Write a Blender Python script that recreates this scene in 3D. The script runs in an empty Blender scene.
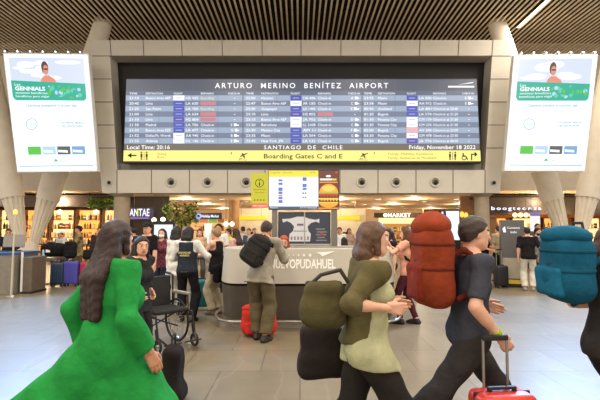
import bpy, bmesh, math, random
import numpy as np
from mathutils import Vector, Matrix

# ------------------------------------------------------------------ camera, world, exposure
SC = bpy.context.scene
FPX = 466.67
CAM_Z = 1.62
TILT = math.atan(28 / FPX)
cam_data = bpy.data.cameras.new('camera')
cam_data.sensor_width = 36.0
cam_data.lens = 28.0
cam_data.clip_end = 300
cam = bpy.data.objects.new('camera', cam_data)
SC.collection.objects.link(cam)
cam.location = (0, 0, CAM_Z)
cam.rotation_euler = (math.pi / 2 + TILT, 0, 0)
SC.camera = cam
SC.view_settings.view_transform = 'Standard'
SC.view_settings.look = 'None'
SC.view_settings.gamma = 1
SC.view_settings.use_curve_mapping = False
SC.view_settings.exposure = 0.35

world = bpy.data.worlds.new('hall_surroundings')
SC.world = world
world.use_nodes = True
world.node_tree.nodes['Background'].inputs[0].default_value = (1.0, 0.95, 0.88, 1)
world.node_tree.nodes['Background'].inputs[1].default_value = 1.0


def area(name, loc, size, power, color, rot=(0, 0, 0)):
    l = bpy.data.lights.new(name, 'AREA')
    l.shape = 'RECTANGLE'
    l.size, l.size_y = size
    l.energy = power
    l.color = color
    o = bpy.data.objects.new(name, l)
    o.location = loc
    o.rotation_euler = rot
    SC.collection.objects.link(o)
    return o


# ceiling luminaire in view, plus unseen rows added for light (fixtures built further down)
LUMINAIRES = [(8.75, 14.3, 8.0)] + [(x, y, 7.0) for x in (-9.5, -3.2, 3.2, 9.5) for y in (-1.0, 7.5)]
for lx, ly, ll in LUMINAIRES:
    area('luminaire_light', (lx, ly, 9.61), (0.09, ll), 380, (1.0, 0.92, 0.80))

rnd = random.Random(7)
C = SC.collection


# ------------------------------------------------------------------ helpers
def at(x, y, Y):
    u, v = (x - 300) / FPX, (200 - y) / FPX
    ct, st = math.cos(TILT), math.sin(TILT)
    k = Y / (ct - v * st)
    return Vector((u * k, Y, CAM_Z + (st + v * ct) * k))


def pxm(Y):
    return Y / FPX


def lin(c):
    if isinstance(c, str):
        c = tuple(int(c[i:i + 2], 16) / 255 for i in (0, 2, 4))
    return tuple(x / 12.92 if x <= 0.04045 else ((x + 0.055) / 1.055) ** 2.4 for x in c)


MATS = {}


def mat(key, col, rough=0.6, metal=0.0, var=0.08, scale=8.0, bump=0.0, bscale=40.0, spec=0.4, coat=0.0, alpha=1.0):
    if key in MATS:
        return MATS[key]
    m = bpy.data.materials.new(key)
    m.use_nodes = True
    nt = m.node_tree
    b = nt.nodes['Principled BSDF']
    c = lin(col)
    b.inputs['Roughness'].default_value = rough
    b.inputs['Metallic'].default_value = metal
    b.inputs['Specular IOR Level'].default_value = spec
    b.inputs['Coat Weight'].default_value = coat
    tc = nt.nodes.new('ShaderNodeTexCoord')
    n = nt.nodes.new('ShaderNodeTexNoise')
    n.inputs['Scale'].default_value = scale
    n.inputs['Detail'].default_value = 4
    nt.links.new(tc.outputs['Object'], n.inputs['Vector'])
    r = nt.nodes.new('ShaderNodeValToRGB')
    r.color_ramp.elements[0].position = 0.3
    r.color_ramp.elements[1].position = 0.7
    r.color_ramp.elements[0].color = tuple(x * (1 - var) for x in c) + (1,)
    r.color_ramp.elements[1].color = tuple(min(1, x * (1 + var)) for x in c) + (1,)
    nt.links.new(n.outputs['Fac'], r.inputs['Fac'])
    nt.links.new(r.outputs['Color'], b.inputs['Base Color'])
    if bump:
        n2 = nt.nodes.new('ShaderNodeTexNoise')
        n2.inputs['Scale'].default_value = bscale
        nt.links.new(tc.outputs['Object'], n2.inputs['Vector'])
        bp = nt.nodes.new('ShaderNodeBump')
        bp.inputs['Strength'].default_value = bump
        bp.inputs['Distance'].default_value = 0.02
        nt.links.new(n2.outputs['Fac'], bp.inputs['Height'])
        nt.links.new(bp.outputs['Normal'], b.inputs['Normal'])
    if alpha < 1:
        b.inputs['Alpha'].default_value = alpha
    MATS[key] = m
    return m


def cloth(col):
    return mat('cloth_' + col, col, 0.92, var=0.14, scale=14, bump=0.35, bscale=26, spec=0.15)


def emit(key, col, strength):
    if key in MATS:
        return MATS[key]
    m = bpy.data.materials.new(key)
    m.use_nodes = True
    nt = m.node_tree
    b = nt.nodes['Principled BSDF']
    b.inputs['Base Color'].default_value = (0.02, 0.02, 0.02, 1)
    b.inputs['Roughness'].default_value = 0.35
    b.inputs['Emission Color'].default_value = lin(col) + (1,)
    b.inputs['Emission Strength'].default_value = strength
    MATS[key] = m
    return m


def tag(o, label=None, cat=None, group=None, kind=None):
    if label:
        o['label'] = label
    if cat:
        o['category'] = cat
    if group:
        o['group'] = group
    if kind:
        o['kind'] = kind
    return o


def empty(name, loc=(0, 0, 0), rz=0.0, label=None, cat=None, group=None):
    o = bpy.data.objects.new(name, None)
    o.empty_display_size = 0.1
    o.location = loc
    o.rotation_euler = (0, 0, rz)
    C.objects.link(o)
    return tag(o, label, cat, group)


class MB:
    """collects shapes for ONE mesh object"""
    def __init__(self):
        self.bm = bmesh.new()
        self.mats = []

    def mi(self, m):
        if m is None:
            return 0
        if m not in self.mats:
            self.mats.append(m)
        return self.mats.index(m)

    def _new(self, verts, faces, m=None):
        vs = [self.bm.verts.new(v) for v in verts]
        i = self.mi(m)
        for f in faces:
            try:
                fc = self.bm.faces.new([vs[k] for k in f])
                fc.material_index = i
            except ValueError:
                pass
        return vs

    def box(self, c, s, m=None, R=None):
        x, y, z = s[0] / 2, s[1] / 2, s[2] / 2
        vs = [Vector(p) for p in ((-x, -y, -z), (x, -y, -z), (x, y, -z), (-x, y, -z), (-x, -y, z), (x, -y, z), (x, y, z), (-x, y, z))]
        if R is not None:
            vs = [R @ v for v in vs]
        vs = [v + Vector(c) for v in vs]
        self._new(vs, [(0, 3, 2, 1), (4, 5, 6, 7), (0, 1, 5, 4), (1, 2, 6, 5), (2, 3, 7, 6), (3, 0, 4, 7)], m)
        return self

    def bx(self, x0, x1, y0, y1, z0, z1, m=None):
        return self.box(((x0 + x1) / 2, (y0 + y1) / 2, (z0 + z1) / 2), (abs(x1 - x0), abs(y1 - y0), abs(z1 - z0)), m)

    def prism(self, pts, off, m=None):
        """pts: front polygon (counter-clockwise seen from the front); off: vector to the back"""
        n = len(pts)
        off = Vector(off)
        vs = [Vector(p) for p in pts] + [Vector(p) + off for p in pts]
        fs = [tuple(range(n)), tuple(range(2 * n - 1, n - 1, -1))]
        for i in range(n):
            j = (i + 1) % n
            fs.append((j, i, n + i, n + j))
        self._new(vs, fs, m)
        return self

    def cone(self, a, b, ra, rb, m=None, seg=16, caps=True):
        a, b = Vector(a), Vector(b)
        d = (b - a).normalized()
        u = d.orthogonal().normalized()
        w = d.cross(u)
        vs, fs = [], []
        for p, r in ((a, ra), (b, rb)):
            for k in range(seg):
                t = 2 * math.pi * k / seg
                vs.append(p + u * (r * math.cos(t)) + w * (r * math.sin(t)))
        for k in range(seg):
            j = (k + 1) % seg
            fs.append((k, j, seg + j, seg + k))
        if caps:
            fs.append(tuple(range(seg - 1, -1, -1)))
            fs.append(tuple(range(seg, 2 * seg)))
        self._new(vs, fs, m)
        return self

    def tube(self, pts, r, m=None, seg=10):
        for p, q in zip(pts[:-1], pts[1:]):
            self.cone(p, q, r, r, m, seg)
        for p in pts[1:-1]:
            self.ball(p, (r, r, r), m, 8, 6)
        return self

    def ball(self, c, r, m=None, seg=16, rings=10):
        c = Vector(c)
        vs, fs = [c + Vector((0, 0, r[2]))], []
        for i in range(1, rings):
            ph = math.pi * i / rings
            for k in range(seg):
                t = 2 * math.pi * k / seg
                vs.append(c + Vector((r[0] * math.sin(ph) * math.cos(t), r[1] * math.sin(ph) * math.sin(t), r[2] * math.cos(ph))))
        vs.append(c - Vector((0, 0, r[2])))
        last = len(vs) - 1
        for k in range(seg):
            j = (k + 1) % seg
            fs.append((0, 1 + k, 1 + j))
            fs.append((last, 1 + (rings - 2) * seg + j, 1 + (rings - 2) * seg + k))
            for i in range(rings - 2):
                p = 1 + i * seg
                fs.append((p + k, p + seg + k, p + seg + j, p + j))
        self._new(vs, fs, m)
        return self

    def lathe(self, prof, m=None, seg=24, c=(0, 0, 0)):
        c = Vector(c)
        vs, fs = [], []
        for r, z in prof:
            for k in range(seg):
                t = 2 * math.pi * k / seg
                vs.append(c + Vector((r * math.cos(t), r * math.sin(t), z)))
        n = len(prof)
        for i in range(n - 1):
            for k in range(seg):
                j = (k + 1) % seg
                fs.append((i * seg + k, i * seg + j, (i + 1) * seg + j, (i + 1) * seg + k))
        if prof[0][0] > 1e-4:
            fs.append(tuple(range(seg - 1, -1, -1)))
        if prof[-1][0] > 1e-4:
            fs.append(tuple((n - 1) * seg + k for k in range(seg)))
        self._new(vs, fs, m)
        return self

    def torus(self, c, R, r, axis='y', m=None, seg=32, ring=8):
        c = Vector(c)
        vs, fs = [], []
        for i in range(seg):
            t = 2 * math.pi * i / seg
            for k in range(ring):
                p = 2 * math.pi * k / ring
                q = (R + r * math.cos(p))
                a, b, h = q * math.cos(t), q * math.sin(t), r * math.sin(p)
                v = {'x': (h, a, b), 'y': (a, h, b), 'z': (a, b, h)}[axis]
                vs.append(c + Vector(v))
        for i in range(seg):
            for k in range(ring):
                i2, k2 = (i + 1) % seg, (k + 1) % ring
                fs.append((i * ring + k, i2 * ring + k, i2 * ring + k2, i * ring + k2))
        self._new(vs, fs, m)
        return self

    def quad(self, pts, m=None):
        self._new([Vector(p) for p in pts], [tuple(range(len(pts)))], m)
        return self

    def text(self, s, m, px, py, Y, cap, width=None, align='l', bold=0.0, right=Vector((1, 0, 0)), up=Vector((0, 0, 1)), depth=0.006, world=None, space=1.0):
        """lettering standing on a plane facing -Y: baseline at pixel (px,py) of depth Y, cap height in px"""
        k = pxm(Y)
        cu = bpy.data.curves.new('t', 'FONT')
        cu.body = s
        cu.size = 1.0
        cu.resolution_u = 2
        cu.offset = bold
        cu.space_character = space
        cu.extrude = 0.0
        cu.fill_mode = 'FRONT'
        o = bpy.data.objects.new('t', cu)
        C.objects.link(o)
        dg = bpy.context.evaluated_depsgraph_get()
        dg.update()
        me = bpy.data.meshes.new_from_object(o.evaluated_get(dg))
        bpy.data.objects.remove(o)
        bpy.data.curves.remove(cu)
        if not len(me.vertices):
            bpy.data.meshes.remove(me)
            return self
        xs = [v.co.x for v in me.vertices]
        x0, x1 = min(xs), max(xs)
        sy = cap * k / 0.7
        sx = sy if width is None else width * k / max(1e-4, x1 - x0)
        ax = {'l': x0, 'c': (x0 + x1) / 2, 'r': x1}[align]
        o0 = Vector(world) if world is not None else at(px, py, Y)
        nrm = right.cross(up)
        vs = [o0 + right * ((v.co.x - ax) * sx) + up * (v.co.y * sy) + nrm * depth for v in me.vertices]
        self._new(vs, [tuple(p.vertices) for p in me.polygons], m)
        bpy.data.meshes.remove(me)
        return self

    def build(self, name, m=None, parent=None, bevel=0.0, smooth=False, seg=2):
        bmesh.ops.recalc_face_normals(self.bm, faces=self.bm.faces[:]) if smooth or bevel else None
        me = bpy.data.meshes.new(name)
        self.bm.to_mesh(me)
        self.bm.free()
        for x in (self.mats or [m]):
            if x is not None:
                me.materials.append(x)
        o = bpy.data.objects.new(name, me)
        C.objects.link(o)
        if parent:
            o.parent = parent
        if bevel:
            md = o.modifiers.new('b', 'BEVEL')
            md.width = bevel
            md.segments = seg
            md.limit_method = 'ANGLE'
        if smooth:
            for p in me.polygons:
                p.use_smooth = True
            try:
                me.set_sharp_from_angle(angle=math.radians(40))
            except Exception:
                pass
        return o


def copy_tree(o, parent=None):
    c = o.copy()
    C.objects.link(c)
    if parent is not None:
        c.parent = parent
    for ch in list(o.children):
        copy_tree(ch, c)
    return c


# ------------------------------------------------------------------ distance-field modelling (people, bags, hair)
def V(*a):
    return np.array(a, float)


class S:
    def __init__(self, f, lo, hi):
        self.f, self.lo, self.hi = f, np.array(lo, float), np.array(hi, float)


def seg(a, b, ra, rb=None, n=None, k=1.0):
    a, b = np.array(a, float), np.array(b, float)
    rb = ra if rb is None else rb
    if n is not None:
        n = np.array(n, float)
        n /= np.linalg.norm(n)
    ba = b - a
    if n is not None:
        ba = ba + n * (ba @ n) * (k - 1)
    bb = max(ba @ ba, 1e-12)

    def f(P):
        pa = P - a
        if n is not None:
            pa = pa + np.outer(pa @ n, n) * (k - 1)
        t = np.clip(pa @ ba / bb, 0, 1)
        d = np.linalg.norm(pa - np.outer(t, ba), axis=1) - (ra + (rb - ra) * t)
        return d / k if k > 1 else d
    r = max(ra, rb) * (1 if k >= 1 else 1 / k)
    return S(f, np.minimum(a, b) - r, np.maximum(a, b) + r)


def ell(c, r, R=None):
    c, r = np.array(c, float), np.array(r, float)

    def f(P):
        q = P - c
        if R is not None:
            q = q @ R
        k0 = np.linalg.norm(q / r, axis=1)
        k1 = np.linalg.norm(q / (r * r), axis=1)
        return np.where(k1 < 1e-6, -r.min(), k0 * (k0 - 1) / np.maximum(k1, 1e-6))
    m = r.max()
    return S(f, c - m, c + m)


def rbox(c, half, r, R=None):
    c, half = np.array(c, float), np.array(half, float)

    def f(P):
        q = P - c
        if R is not None:
            q = q @ R
        q = np.abs(q) - half + r
        return np.linalg.norm(np.maximum(q, 0), axis=1) + np.minimum(q.max(1), 0) - r
    m = np.linalg.norm(half) if R is not None else half
    return S(f, c - m, c + m)


def union(items, k=0.0):
    items = [i for i in items if i is not None]

    def f(P):
        d = items[0].f(P)
        for it in items[1:]:
            e = it.f(P)
            if k > 0:
                h = np.clip(0.5 + 0.5 * (e - d) / k, 0, 1)
                d = e * (1 - h) + d * h - k * h * (1 - h)
            else:
                d = np.minimum(d, e)
        return d
    return S(f, np.min([i.lo for i in items], 0) - k * .3, np.max([i.hi for i in items], 0) + k * .3)


def clip(s, p, n):
    """keep the side the normal n points away from"""
    p, n = np.array(p, float), np.array(n, float)
    n = n / np.linalg.norm(n)
    return S(lambda P: np.maximum(s.f(P), (P - p) @ n), s.lo, s.hi)


def sub(s, t):
    return S(lambda P: np.maximum(s.f(P), -t.f(P)), s.lo, s.hi)


def wrinkle(s, amp, fr=38.0, ph=0.0):
    def f(P):
        w = np.sin(P[:, 2] * fr + 2.0 * np.sin(P[:, 0] * fr * .45 + ph) + 1.5 * np.sin(P[:, 1] * fr * .37 + ph * 2))
        w = w + .6 * np.sin(P[:, 0] * fr * .8 + 1.7 * np.sin(P[:, 2] * fr * .33 + ph) + P[:, 1] * fr * .5)
        return s.f(P) + amp * w
    return S(f, s.lo - 2 * amp, s.hi + 2 * amp)


def shell_mesh(s, h):
    lo, hi = s.lo - 3 * h, s.hi + 3 * h
    n = (np.ceil((hi - lo) / h).astype(int) // 4 + 1) * 4
    cg = [np.arange(n[i] // 4) * 4 * h + lo[i] + 1.5 * h for i in range(3)]
    G = np.stack(np.meshgrid(*cg, indexing='ij'), -1).reshape(-1, 3)
    dc = s.f(G)
    near = np.abs(dc) < 4 * h * 1.9
    F = np.repeat(np.repeat(np.repeat(dc.reshape(n // 4), 4, 0), 4, 1), 4, 2)
    M = np.repeat(np.repeat(np.repeat(near.reshape(n // 4), 4, 0), 4, 1), 4, 2)
    idx = np.argwhere(M)
    F[M] = s.f(idx * h + lo)
    F[F == 0] = 1e-9
    sg = F < 0
    a = sg[:-1, :-1, :-1].astype(np.int8)
    cnt = np.zeros(a.shape, np.int8)
    for dx in (0, 1):
        for dy in (0, 1):
            for dz in (0, 1):
                cnt += sg[dx:n[0] - 1 + dx, dy:n[1] - 1 + dy, dz:n[2] - 1 + dz]
    act = (cnt > 0) & (cnt < 8)
    cells = np.argwhere(act)
    if not len(cells):
        return np.zeros((0, 3)), []
    vid = -np.ones(act.shape, int)
    vid[act] = np.arange(len(cells))
    acc = np.zeros((len(cells), 3))
    num = np.zeros(len(cells))
    corners = [(0, 0, 0), (1, 0, 0), (0, 1, 0), (1, 1, 0), (0, 0, 1), (1, 0, 1), (0, 1, 1), (1, 1, 1)]
    for i in range(8):
        for j in range(i + 1, 8):
            ci, cj = np.array(corners[i]), np.array(corners[j])
            if np.abs(ci - cj).sum() != 1:
                continue
            fi = F[tuple((cells + ci).T)]
            fj = F[tuple((cells + cj).T)]
            m = (fi < 0) != (fj < 0)
            t = np.where(m, fi / np.where(m, fi - fj, 1), 0)[:, None]
            acc += np.where(m[:, None], ci + (cj - ci) * t, 0)
            num += m
    verts = (cells + acc / num[:, None]) * h + lo
    faces = []
    for ax in range(3):
        o = [0, 0, 0]
        o[ax] = 1
        u, w = [(1, 2), (2, 0), (0, 1)][ax]
        A = sg[:n[0] - o[0], :n[1] - o[1], :n[2] - o[2]]
        B = sg[o[0]:, o[1]:, o[2]:]
        E = np.argwhere(A != B)
        E = E[(E[:, u] > 0) & (E[:, w] > 0) & (E < np.array(act.shape)).all(1)]
        if not len(E):
            continue
        eu, ew = np.zeros(3, int), np.zeros(3, int)
        eu[u] = 1
        ew[w] = 1
        q = np.stack([vid[tuple((E - eu - ew).T)], vid[tuple((E - ew).T)], vid[tuple(E.T)], vid[tuple((E - eu).T)]], 1)
        fl = ~sg[tuple(E.T)]
        q[fl] = q[fl][:, ::-1]
        faces.append(q[(q >= 0).all(1)])
    return verts, np.concatenate(faces)


def mesh_obj(name, parts, mats, parent=None, paint=None):
    """parts: [(field, voxel)] joined into one mesh"""
    vs, fs, off = [], [], 0
    for s, h in parts:
        v, f = shell_mesh(s, h)
        if len(v):
            vs.append(v)
            fs.append(f + off)
            off += len(v)
    vs = np.concatenate(vs)
    fs = np.concatenate(fs)
    me = bpy.data.meshes.new(name)
    me.vertices.add(len(vs))
    me.vertices.foreach_set('co', vs.astype(np.float32).ravel())
    me.loops.add(len(fs) * 4)
    me.loops.foreach_set('vertex_index', fs.ravel().astype(np.int32))
    me.polygons.add(len(fs))
    me.polygons.foreach_set('loop_start', np.arange(0, len(fs) * 4, 4, dtype=np.int32))
    me.polygons.foreach_set('loop_total', np.full(len(fs), 4, dtype=np.int32))
    me.update(calc_edges=True)
    me.validate()
    for m in mats:
        me.materials.append(m)
    if paint is not None:
        cen = vs[fs].mean(1)
        me.polygons.foreach_set('material_index', paint(cen).astype(np.int32))
    me.polygons.foreach_set('use_smooth', np.ones(len(me.polygons), dtype=bool))
    o = bpy.data.objects.new(name, me)
    C.objects.link(o)
    if parent:
        o.parent = parent
    return o


def rotm(yaw=0, pitch=0, roll=0):
    """columns: right, forward, up after pitch (nod down +), roll, yaw (to the left +)"""
    cy, sy = math.cos(yaw), math.sin(yaw)
    cp, sp = math.cos(pitch), math.sin(pitch)
    cr, sr = math.cos(roll), math.sin(roll)
    Rz = np.array([[cy, -sy, 0], [sy, cy, 0], [0, 0, 1]])
    Rx = np.array([[1, 0, 0], [0, cp, sp], [0, -sp, cp]])
    Ry = np.array([[cr, 0, sr], [0, 1, 0], [-sr, 0, cr]])
    return Rz @ Rx @ Ry


def ik(a, c, l1, l2, pole):
    a, c = np.array(a, float), np.array(c, float)
    d = c - a
    L = np.linalg.norm(d)
    if L > (l1 + l2) * .998:
        c = a + d / L * (l1 + l2) * .998
        d = c - a
        L = np.linalg.norm(d)
    x = (l1 * l1 - l2 * l2 + L * L) / (2 * L)
    h = math.sqrt(max(l1 * l1 - x * x, 1e-8))
    u = d / L
    p = np.array(pole, float)
    p = p - u * (p @ u)
    p /= max(np.linalg.norm(p), 1e-6)
    return a + u * x + p * h, c


SKINS = {'light': 'd9a487', 'mid': 'c08a68', 'tan': 'a9714f', 'dark': '7c4e35'}


def nrm(v):
    return v / max(np.linalg.norm(v), 1e-9)


def hand_field(w, d, n, side, curl, s):
    """w wrist, d direction, n palm normal; side +1 right hand"""
    d = nrm(d)
    n = nrm(n - d * (n @ d))
    t = np.cross(d, n) * side
    items = []
    palm = []
    kn = []
    for i, (o, l) in enumerate(((.030, .088), (.011, .093), (-.009, .088), (-.028, .078))):
        k = w + d * l * s + t * o * s
        kn.append(k)
        palm.append(seg(w + t * o * .6 * s, k, .0135 * s, .0115 * s))
    palm.append(seg(w + t * .02 * s, w + t * .022 * s + d * .05 * s + n * .01 * s, .017 * s))
    fingers = []
    for i, (k, L) in enumerate(zip(kn, (.070, .079, .074, .058))):
        p, ang = k, curl * .55 + i * .03
        for q, (fr, r0, r1) in enumerate(((.46, .0098, .009), (.30, .009, .0084), (.24, .0084, .0072))):
            dd = d * math.cos(ang) + n * math.sin(ang)
            e = p + dd * L * fr * s * 1.05
            fingers.append(seg(p, e, r0 * s, r1 * s))
            p = e
            ang += curl * (.9 if q == 0 else .7)
    b = w + t * .024 * s + d * .026 * s + n * .006 * s
    td = nrm(d * .72 + t * .62 + n * (.25 + .25 * curl))
    m1 = b + td * .042 * s
    td2 = nrm(d * .9 + t * (.30 - .25 * curl) + n * (.25 + .5 * curl))
    m2 = m1 + td2 * .032 * s
    m3 = m2 + nrm(td2 + n * .2 * curl) * .026 * s
    th = [seg(b, m1, .0145 * s, .012 * s), seg(m1, m2, .0115 * s, .0102 * s), seg(m2, m3, .0102 * s, .0085 * s)]
    return union([union(palm, .012 * s), union(th, .008 * s)] + fingers, .006 * s)


def person(X, Y, rz, label, group=None, H=1.74, sex='m', skin='light', hands=None, feet=None, hipz=None, lean=0.0, side=0.0, twist=0.0,
           head=(0, 0), top=None, bottom=None, shoes='201c1a', hair=None, lod=1, curl=(.35, .35), palms=None, base=0.0, ysh=0.0, extra=None, mask=False, bulk=1.0, cat='person', handd=None):
    """one person: continuous body mesh with hair and clothing as children"""
    s = H / 1.75
    root = empty('person', (X, Y, base), rz, label, cat, group)
    hb, hh, hf, hc = {0: (.011, .0055, .0046, .010), 1: (.017, .0068, .0075, .014), 2: (.024, .009, .011, .020)}[lod]
    f = sex == 'f'
    up = nrm(V(math.sin(side), math.sin(lean), math.cos(lean)))
    RT = rotm(twist, lean, side)
    r0, f0 = RT[:, 0], RT[:, 1]
    RP = rotm(twist * .3)
    rp = RP[:, 0]
    hz = (hipz if hipz is not None else .915 * s)
    P0 = V(0, ysh, hz)
    sp = lambda t, x=0.0, y=0.0: P0 + up * t * s + r0 * x * s + f0 * y * s
    sw = (.178 if not f else .155) * bulk
    SH = {1: sp(.505, sw), -1: sp(.505, -sw)}
    N = sp(.56, 0, -.005)
    RH = RT @ rotm(head[0], head[1] - lean * .6)
    HC = N + RH @ (V(0, .022, .135) * s)
    hip = {1: P0 + rp * .093 * s - V(0, 0, .02) * s, -1: P0 - rp * .093 * s - V(0, 0, .02) * s}
    feet = feet or {}
    ankle, toe, knee = {}, {}, {}
    for i in (1, -1):
        a = feet.get(i, (.10 * i, 0.0, 0.0, 0.1 * -i, 0))     # x, y, lift, yaw(left +), pitch
        an = V(a[0] * s, a[1] * s + (ysh if i not in feet else 0), .085 * s + a[2])
        yw = a[3] if len(a) > 3 else 0
        pt = a[4] if len(a) > 4 else 0
        RF = rotm(yw, pt)
        k, an = ik(hip[i], an, .43 * s, .425 * s, RF[:, 1] * 1.0 + V(.1 * i, .2, 0))
        ankle[i], knee[i], toe[i] = an, k, RF
    hands = hands or {}
    wr, el, hd = {}, {}, {}
    for i in (1, -1):
        tgt = V(*hands[i]) if i in hands else SH[i] + V(.075 * i, .03, -.545) * s
        pole = V(.35 * i, -1, -.25)
        e, w = ik(SH[i], tgt, .295 * s, .255 * s, RT @ pole)
        el[i], wr[i] = e, w
        hd[i] = nrm(w - e)
        if handd and i in handd:
            hd[i] = nrm(V(*handd[i]))
    bk = (.66 if not f else .64)
    K = 1 / bk

    def torso(off=0.0):
        w = ((0, .150), (.13, .132), (.34, .150), (.455, .140)) if not f else ((0, .152), (.16, .113), (.33, .130), (.45, .118))
        w = [(a, (b * bulk)) for a, b in w]
        it = []
        cw = .074
        for (a, ra), (b, rb) in zip(w[:-1], w[1:]):
            for sg_ in (1, -1):
                it.append(seg(sp(a, sg_ * (ra - cw - .004)), sp(b, sg_ * (rb - cw - .004)), (cw + off / s * 1.0) * s * (1.12 if a == 0 else 1.0), (cw + off / s) * s, f0, 1.0 if not f else 1.08))
            it.append(seg(sp(a), sp(b), (.088 + off / s) * s, (.088 + off / s) * s))
        it.append(seg(SH[-1] - r0 * -.01 * s, SH[1] - r0 * .01 * s, (.052 + off / s) * s))
        it.append(seg(sp(.55), SH[1] + up * .012 * s, (.05 + off * .7 / s) * s, (.042 + off / s) * s))
        it.append(seg(sp(.55), SH[-1] + up * .012 * s, (.05 + off * .7 / s) * s, (.042 + off / s) * s))
        it.append(seg(sp(.02, .055, -.04), sp(.02, -.055, -.04), (.080 + off / s) * s))
        if f:
            it += [ell(sp(.335, .068 * i, .072), V(.066, .06, .066) * s + off) for i in (1, -1)]
        return union(it, .045 * s)

    def arm(i, off=0.0, lim=1.0, flare=0.0):
        a, e, w = SH[i], el[i], wr[i]
        ru, re_, rw = (.053, .039, .028) if not f else (.044, .034, .024)
        q = [seg(a, e, (ru * bulk + off / s) * s, (re_ + off / s) * s), seg(e, w, (re_ * 1.04 + (off + flare * .5) / s) * s, (rw + (off + flare) / s) * s), seg(e + (w - e) * .15, e + (w - e) * .45, (re_ * 1.08 + off / s) * s, (re_ * .95 + off / s) * s)]
        fld = union(q if lim > .5 else q[:1], .02 * s)
        if lim < 1.0:
            if lim <= .5:
                p, d = a + (e - a) * min(1, lim * 2), e - a
                fld = clip(fld, p, d)
            else:
                p, d = e + (w - e) * ((lim - .5) * 2), w - e
                upper = seg(a, e, (ru * bulk + off / s) * s, (re_ + off / s) * s)
                fld = union([upper, clip(union(q[1:], .02), p, d)], .01)
        return fld

    def leg(i, off=0.0, flare=0.0):
        h, k, a = hip[i], knee[i], ankle[i]
        back = -toe[i][:, 1]
        q = [seg(h, k, (.082 * bulk + off / s) * s, (.057 + off / s) * s),
             seg(k, a, (.055 + (off + flare * .4) / s) * s, (.037 + (off + flare) / s) * s),
             seg(k + (a - k) * .12 + back * .012 * s, k + (a - k) * .45 + back * .014 * s, (.052 + (off + flare * .5) / s) * s, (.044 + (off + flare * .7) / s) * s)]
        return union(q, .03 * s)

    def foot(i, off=0.0):
        a, R = ankle[i], toe[i]
        q = lambda x, y, z: a + R @ (V(x, y, z) * s)
        return union([seg(q(0, 0, 0), q(0, -.02, -.05), (.036 + off / s) * s, (.033 + off / s) * s), seg(q(0, -.045, -.052), q(.005 * i, .11, -.055), (.032 + off / s) * s, (.037 + off / s) * s * .92), seg(q(.004 * i, .10, -.055), q(0, .165, -.06), (.036 + off / s) * s * .92, (.022 + off / s) * s), seg(q(0, 0, -.01), q(0, .09, -.045), (.034 + off / s) * s, (.028 + off / s) * s)], .025 * s)

    hp = lambda x, y, z: HC + RH @ (V(x, y, z) * s)
    R_ = RH

    def headf():
        sk = union([ell(hp(0, -.012, .032), V(.074, .094, .086) * s, R_), ell(hp(0, .02, -.02), V(.064, .07, .078) * s, R_), seg(hp(.02, .045, -.072), hp(-.02, .045, -.072), .034 * s), seg(hp(.045, .01, -.05), hp(-.045, .01, -.05), .024 * s)], .03 * s)
        sk = union([sk, seg(hp(0, .083, .018), hp(0, .104, -.018), .008 * s, .0125 * s), seg(hp(.03, .078, .036), hp(-.03, .078, .036), .010 * s), ell(hp(0, .080, -.048), V(.023, .014, .007) * s, R_), ell(hp(0, .078, -.059), V(.019, .013, .007) * s, R_)], .012 * s)
        for i in (1, -1):
            sk = sub(sk, seg(hp(.032 * i, .100, .016), hp(.030 * i, .092, .016), .013 * s))
        eyes = [ell(hp(.031 * i, .074, .016), V(.0135, .0135, .0125) * s) for i in (1, -1)]
        ears = [union([ell(hp(.075 * i, -.008, .004), V(.010, .020, .031) * s, R_)]) for i in (1, -1)]
        return union([union([sk] + ears, .008 * s)] + eyes, .002 * s)
    neckf = union([seg(sp(.50, 0, -.012), HC + RH @ (V(0, -.018, -.05) * s), .058 * s * (1 if not f else .88), .054 * s * (1 if not f else .86))])
    nk = N + up * .04 * s

    # ---- body
    bodyf = union([torso(), neckf] + [arm(i) for i in (1, -1)], .03 * s)
    bodyf = union([bodyf] + [union([leg(i), foot(i)], .02 * s) for i in (1, -1)], .03 * s)
    parts = []
    bf = clip(bodyf, nk + up * .012 * s, up)
    for i in (1, -1):
        wcap = wr[i] + hd[i] * 0.012 * s
        q = seg(wcap, wcap + hd[i] * .02, .06 * s, .06 * s)
    parts.append((bf, hb * s))
    parts.append((clip(union([headf(), neckf], .02 * s), nk - up * .012 * s, -up), (hh if lod else .0052) * s))
    for i in (1, -1):
        n = V(*palms[i]) if palms and i in palms else RT @ V(-1.0 * i, .1, 0)
        if abs(nrm(n) @ hd[i]) > .9:
            n = V(0, 0, -1)
        parts.append((hand_field(wr[i], hd[i], n, i, curl[0 if i == 1 else 1], s), hf * s))
    skm = mat('skin_' + skin, SKINS[skin], .55, var=.05, scale=20, spec=.35)
    eyew = mat('eye_white', 'e8e4de', .3, var=.02)
    iris = mat('eye_iris', '2b1a10', .3, var=.02)
    lip = mat('lips_' + skin, {'light': 'b5675a', 'mid': '9c5547', 'tan': '84463a', 'dark': '5c3029'}[skin], .5, var=.04)
    hcol = (hair or {}).get('col', '2a1d16')
    brow = mat('hair_' + hcol, hcol, .55, var=.25, scale=60, bump=.4, bscale=120, spec=.4)

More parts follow.
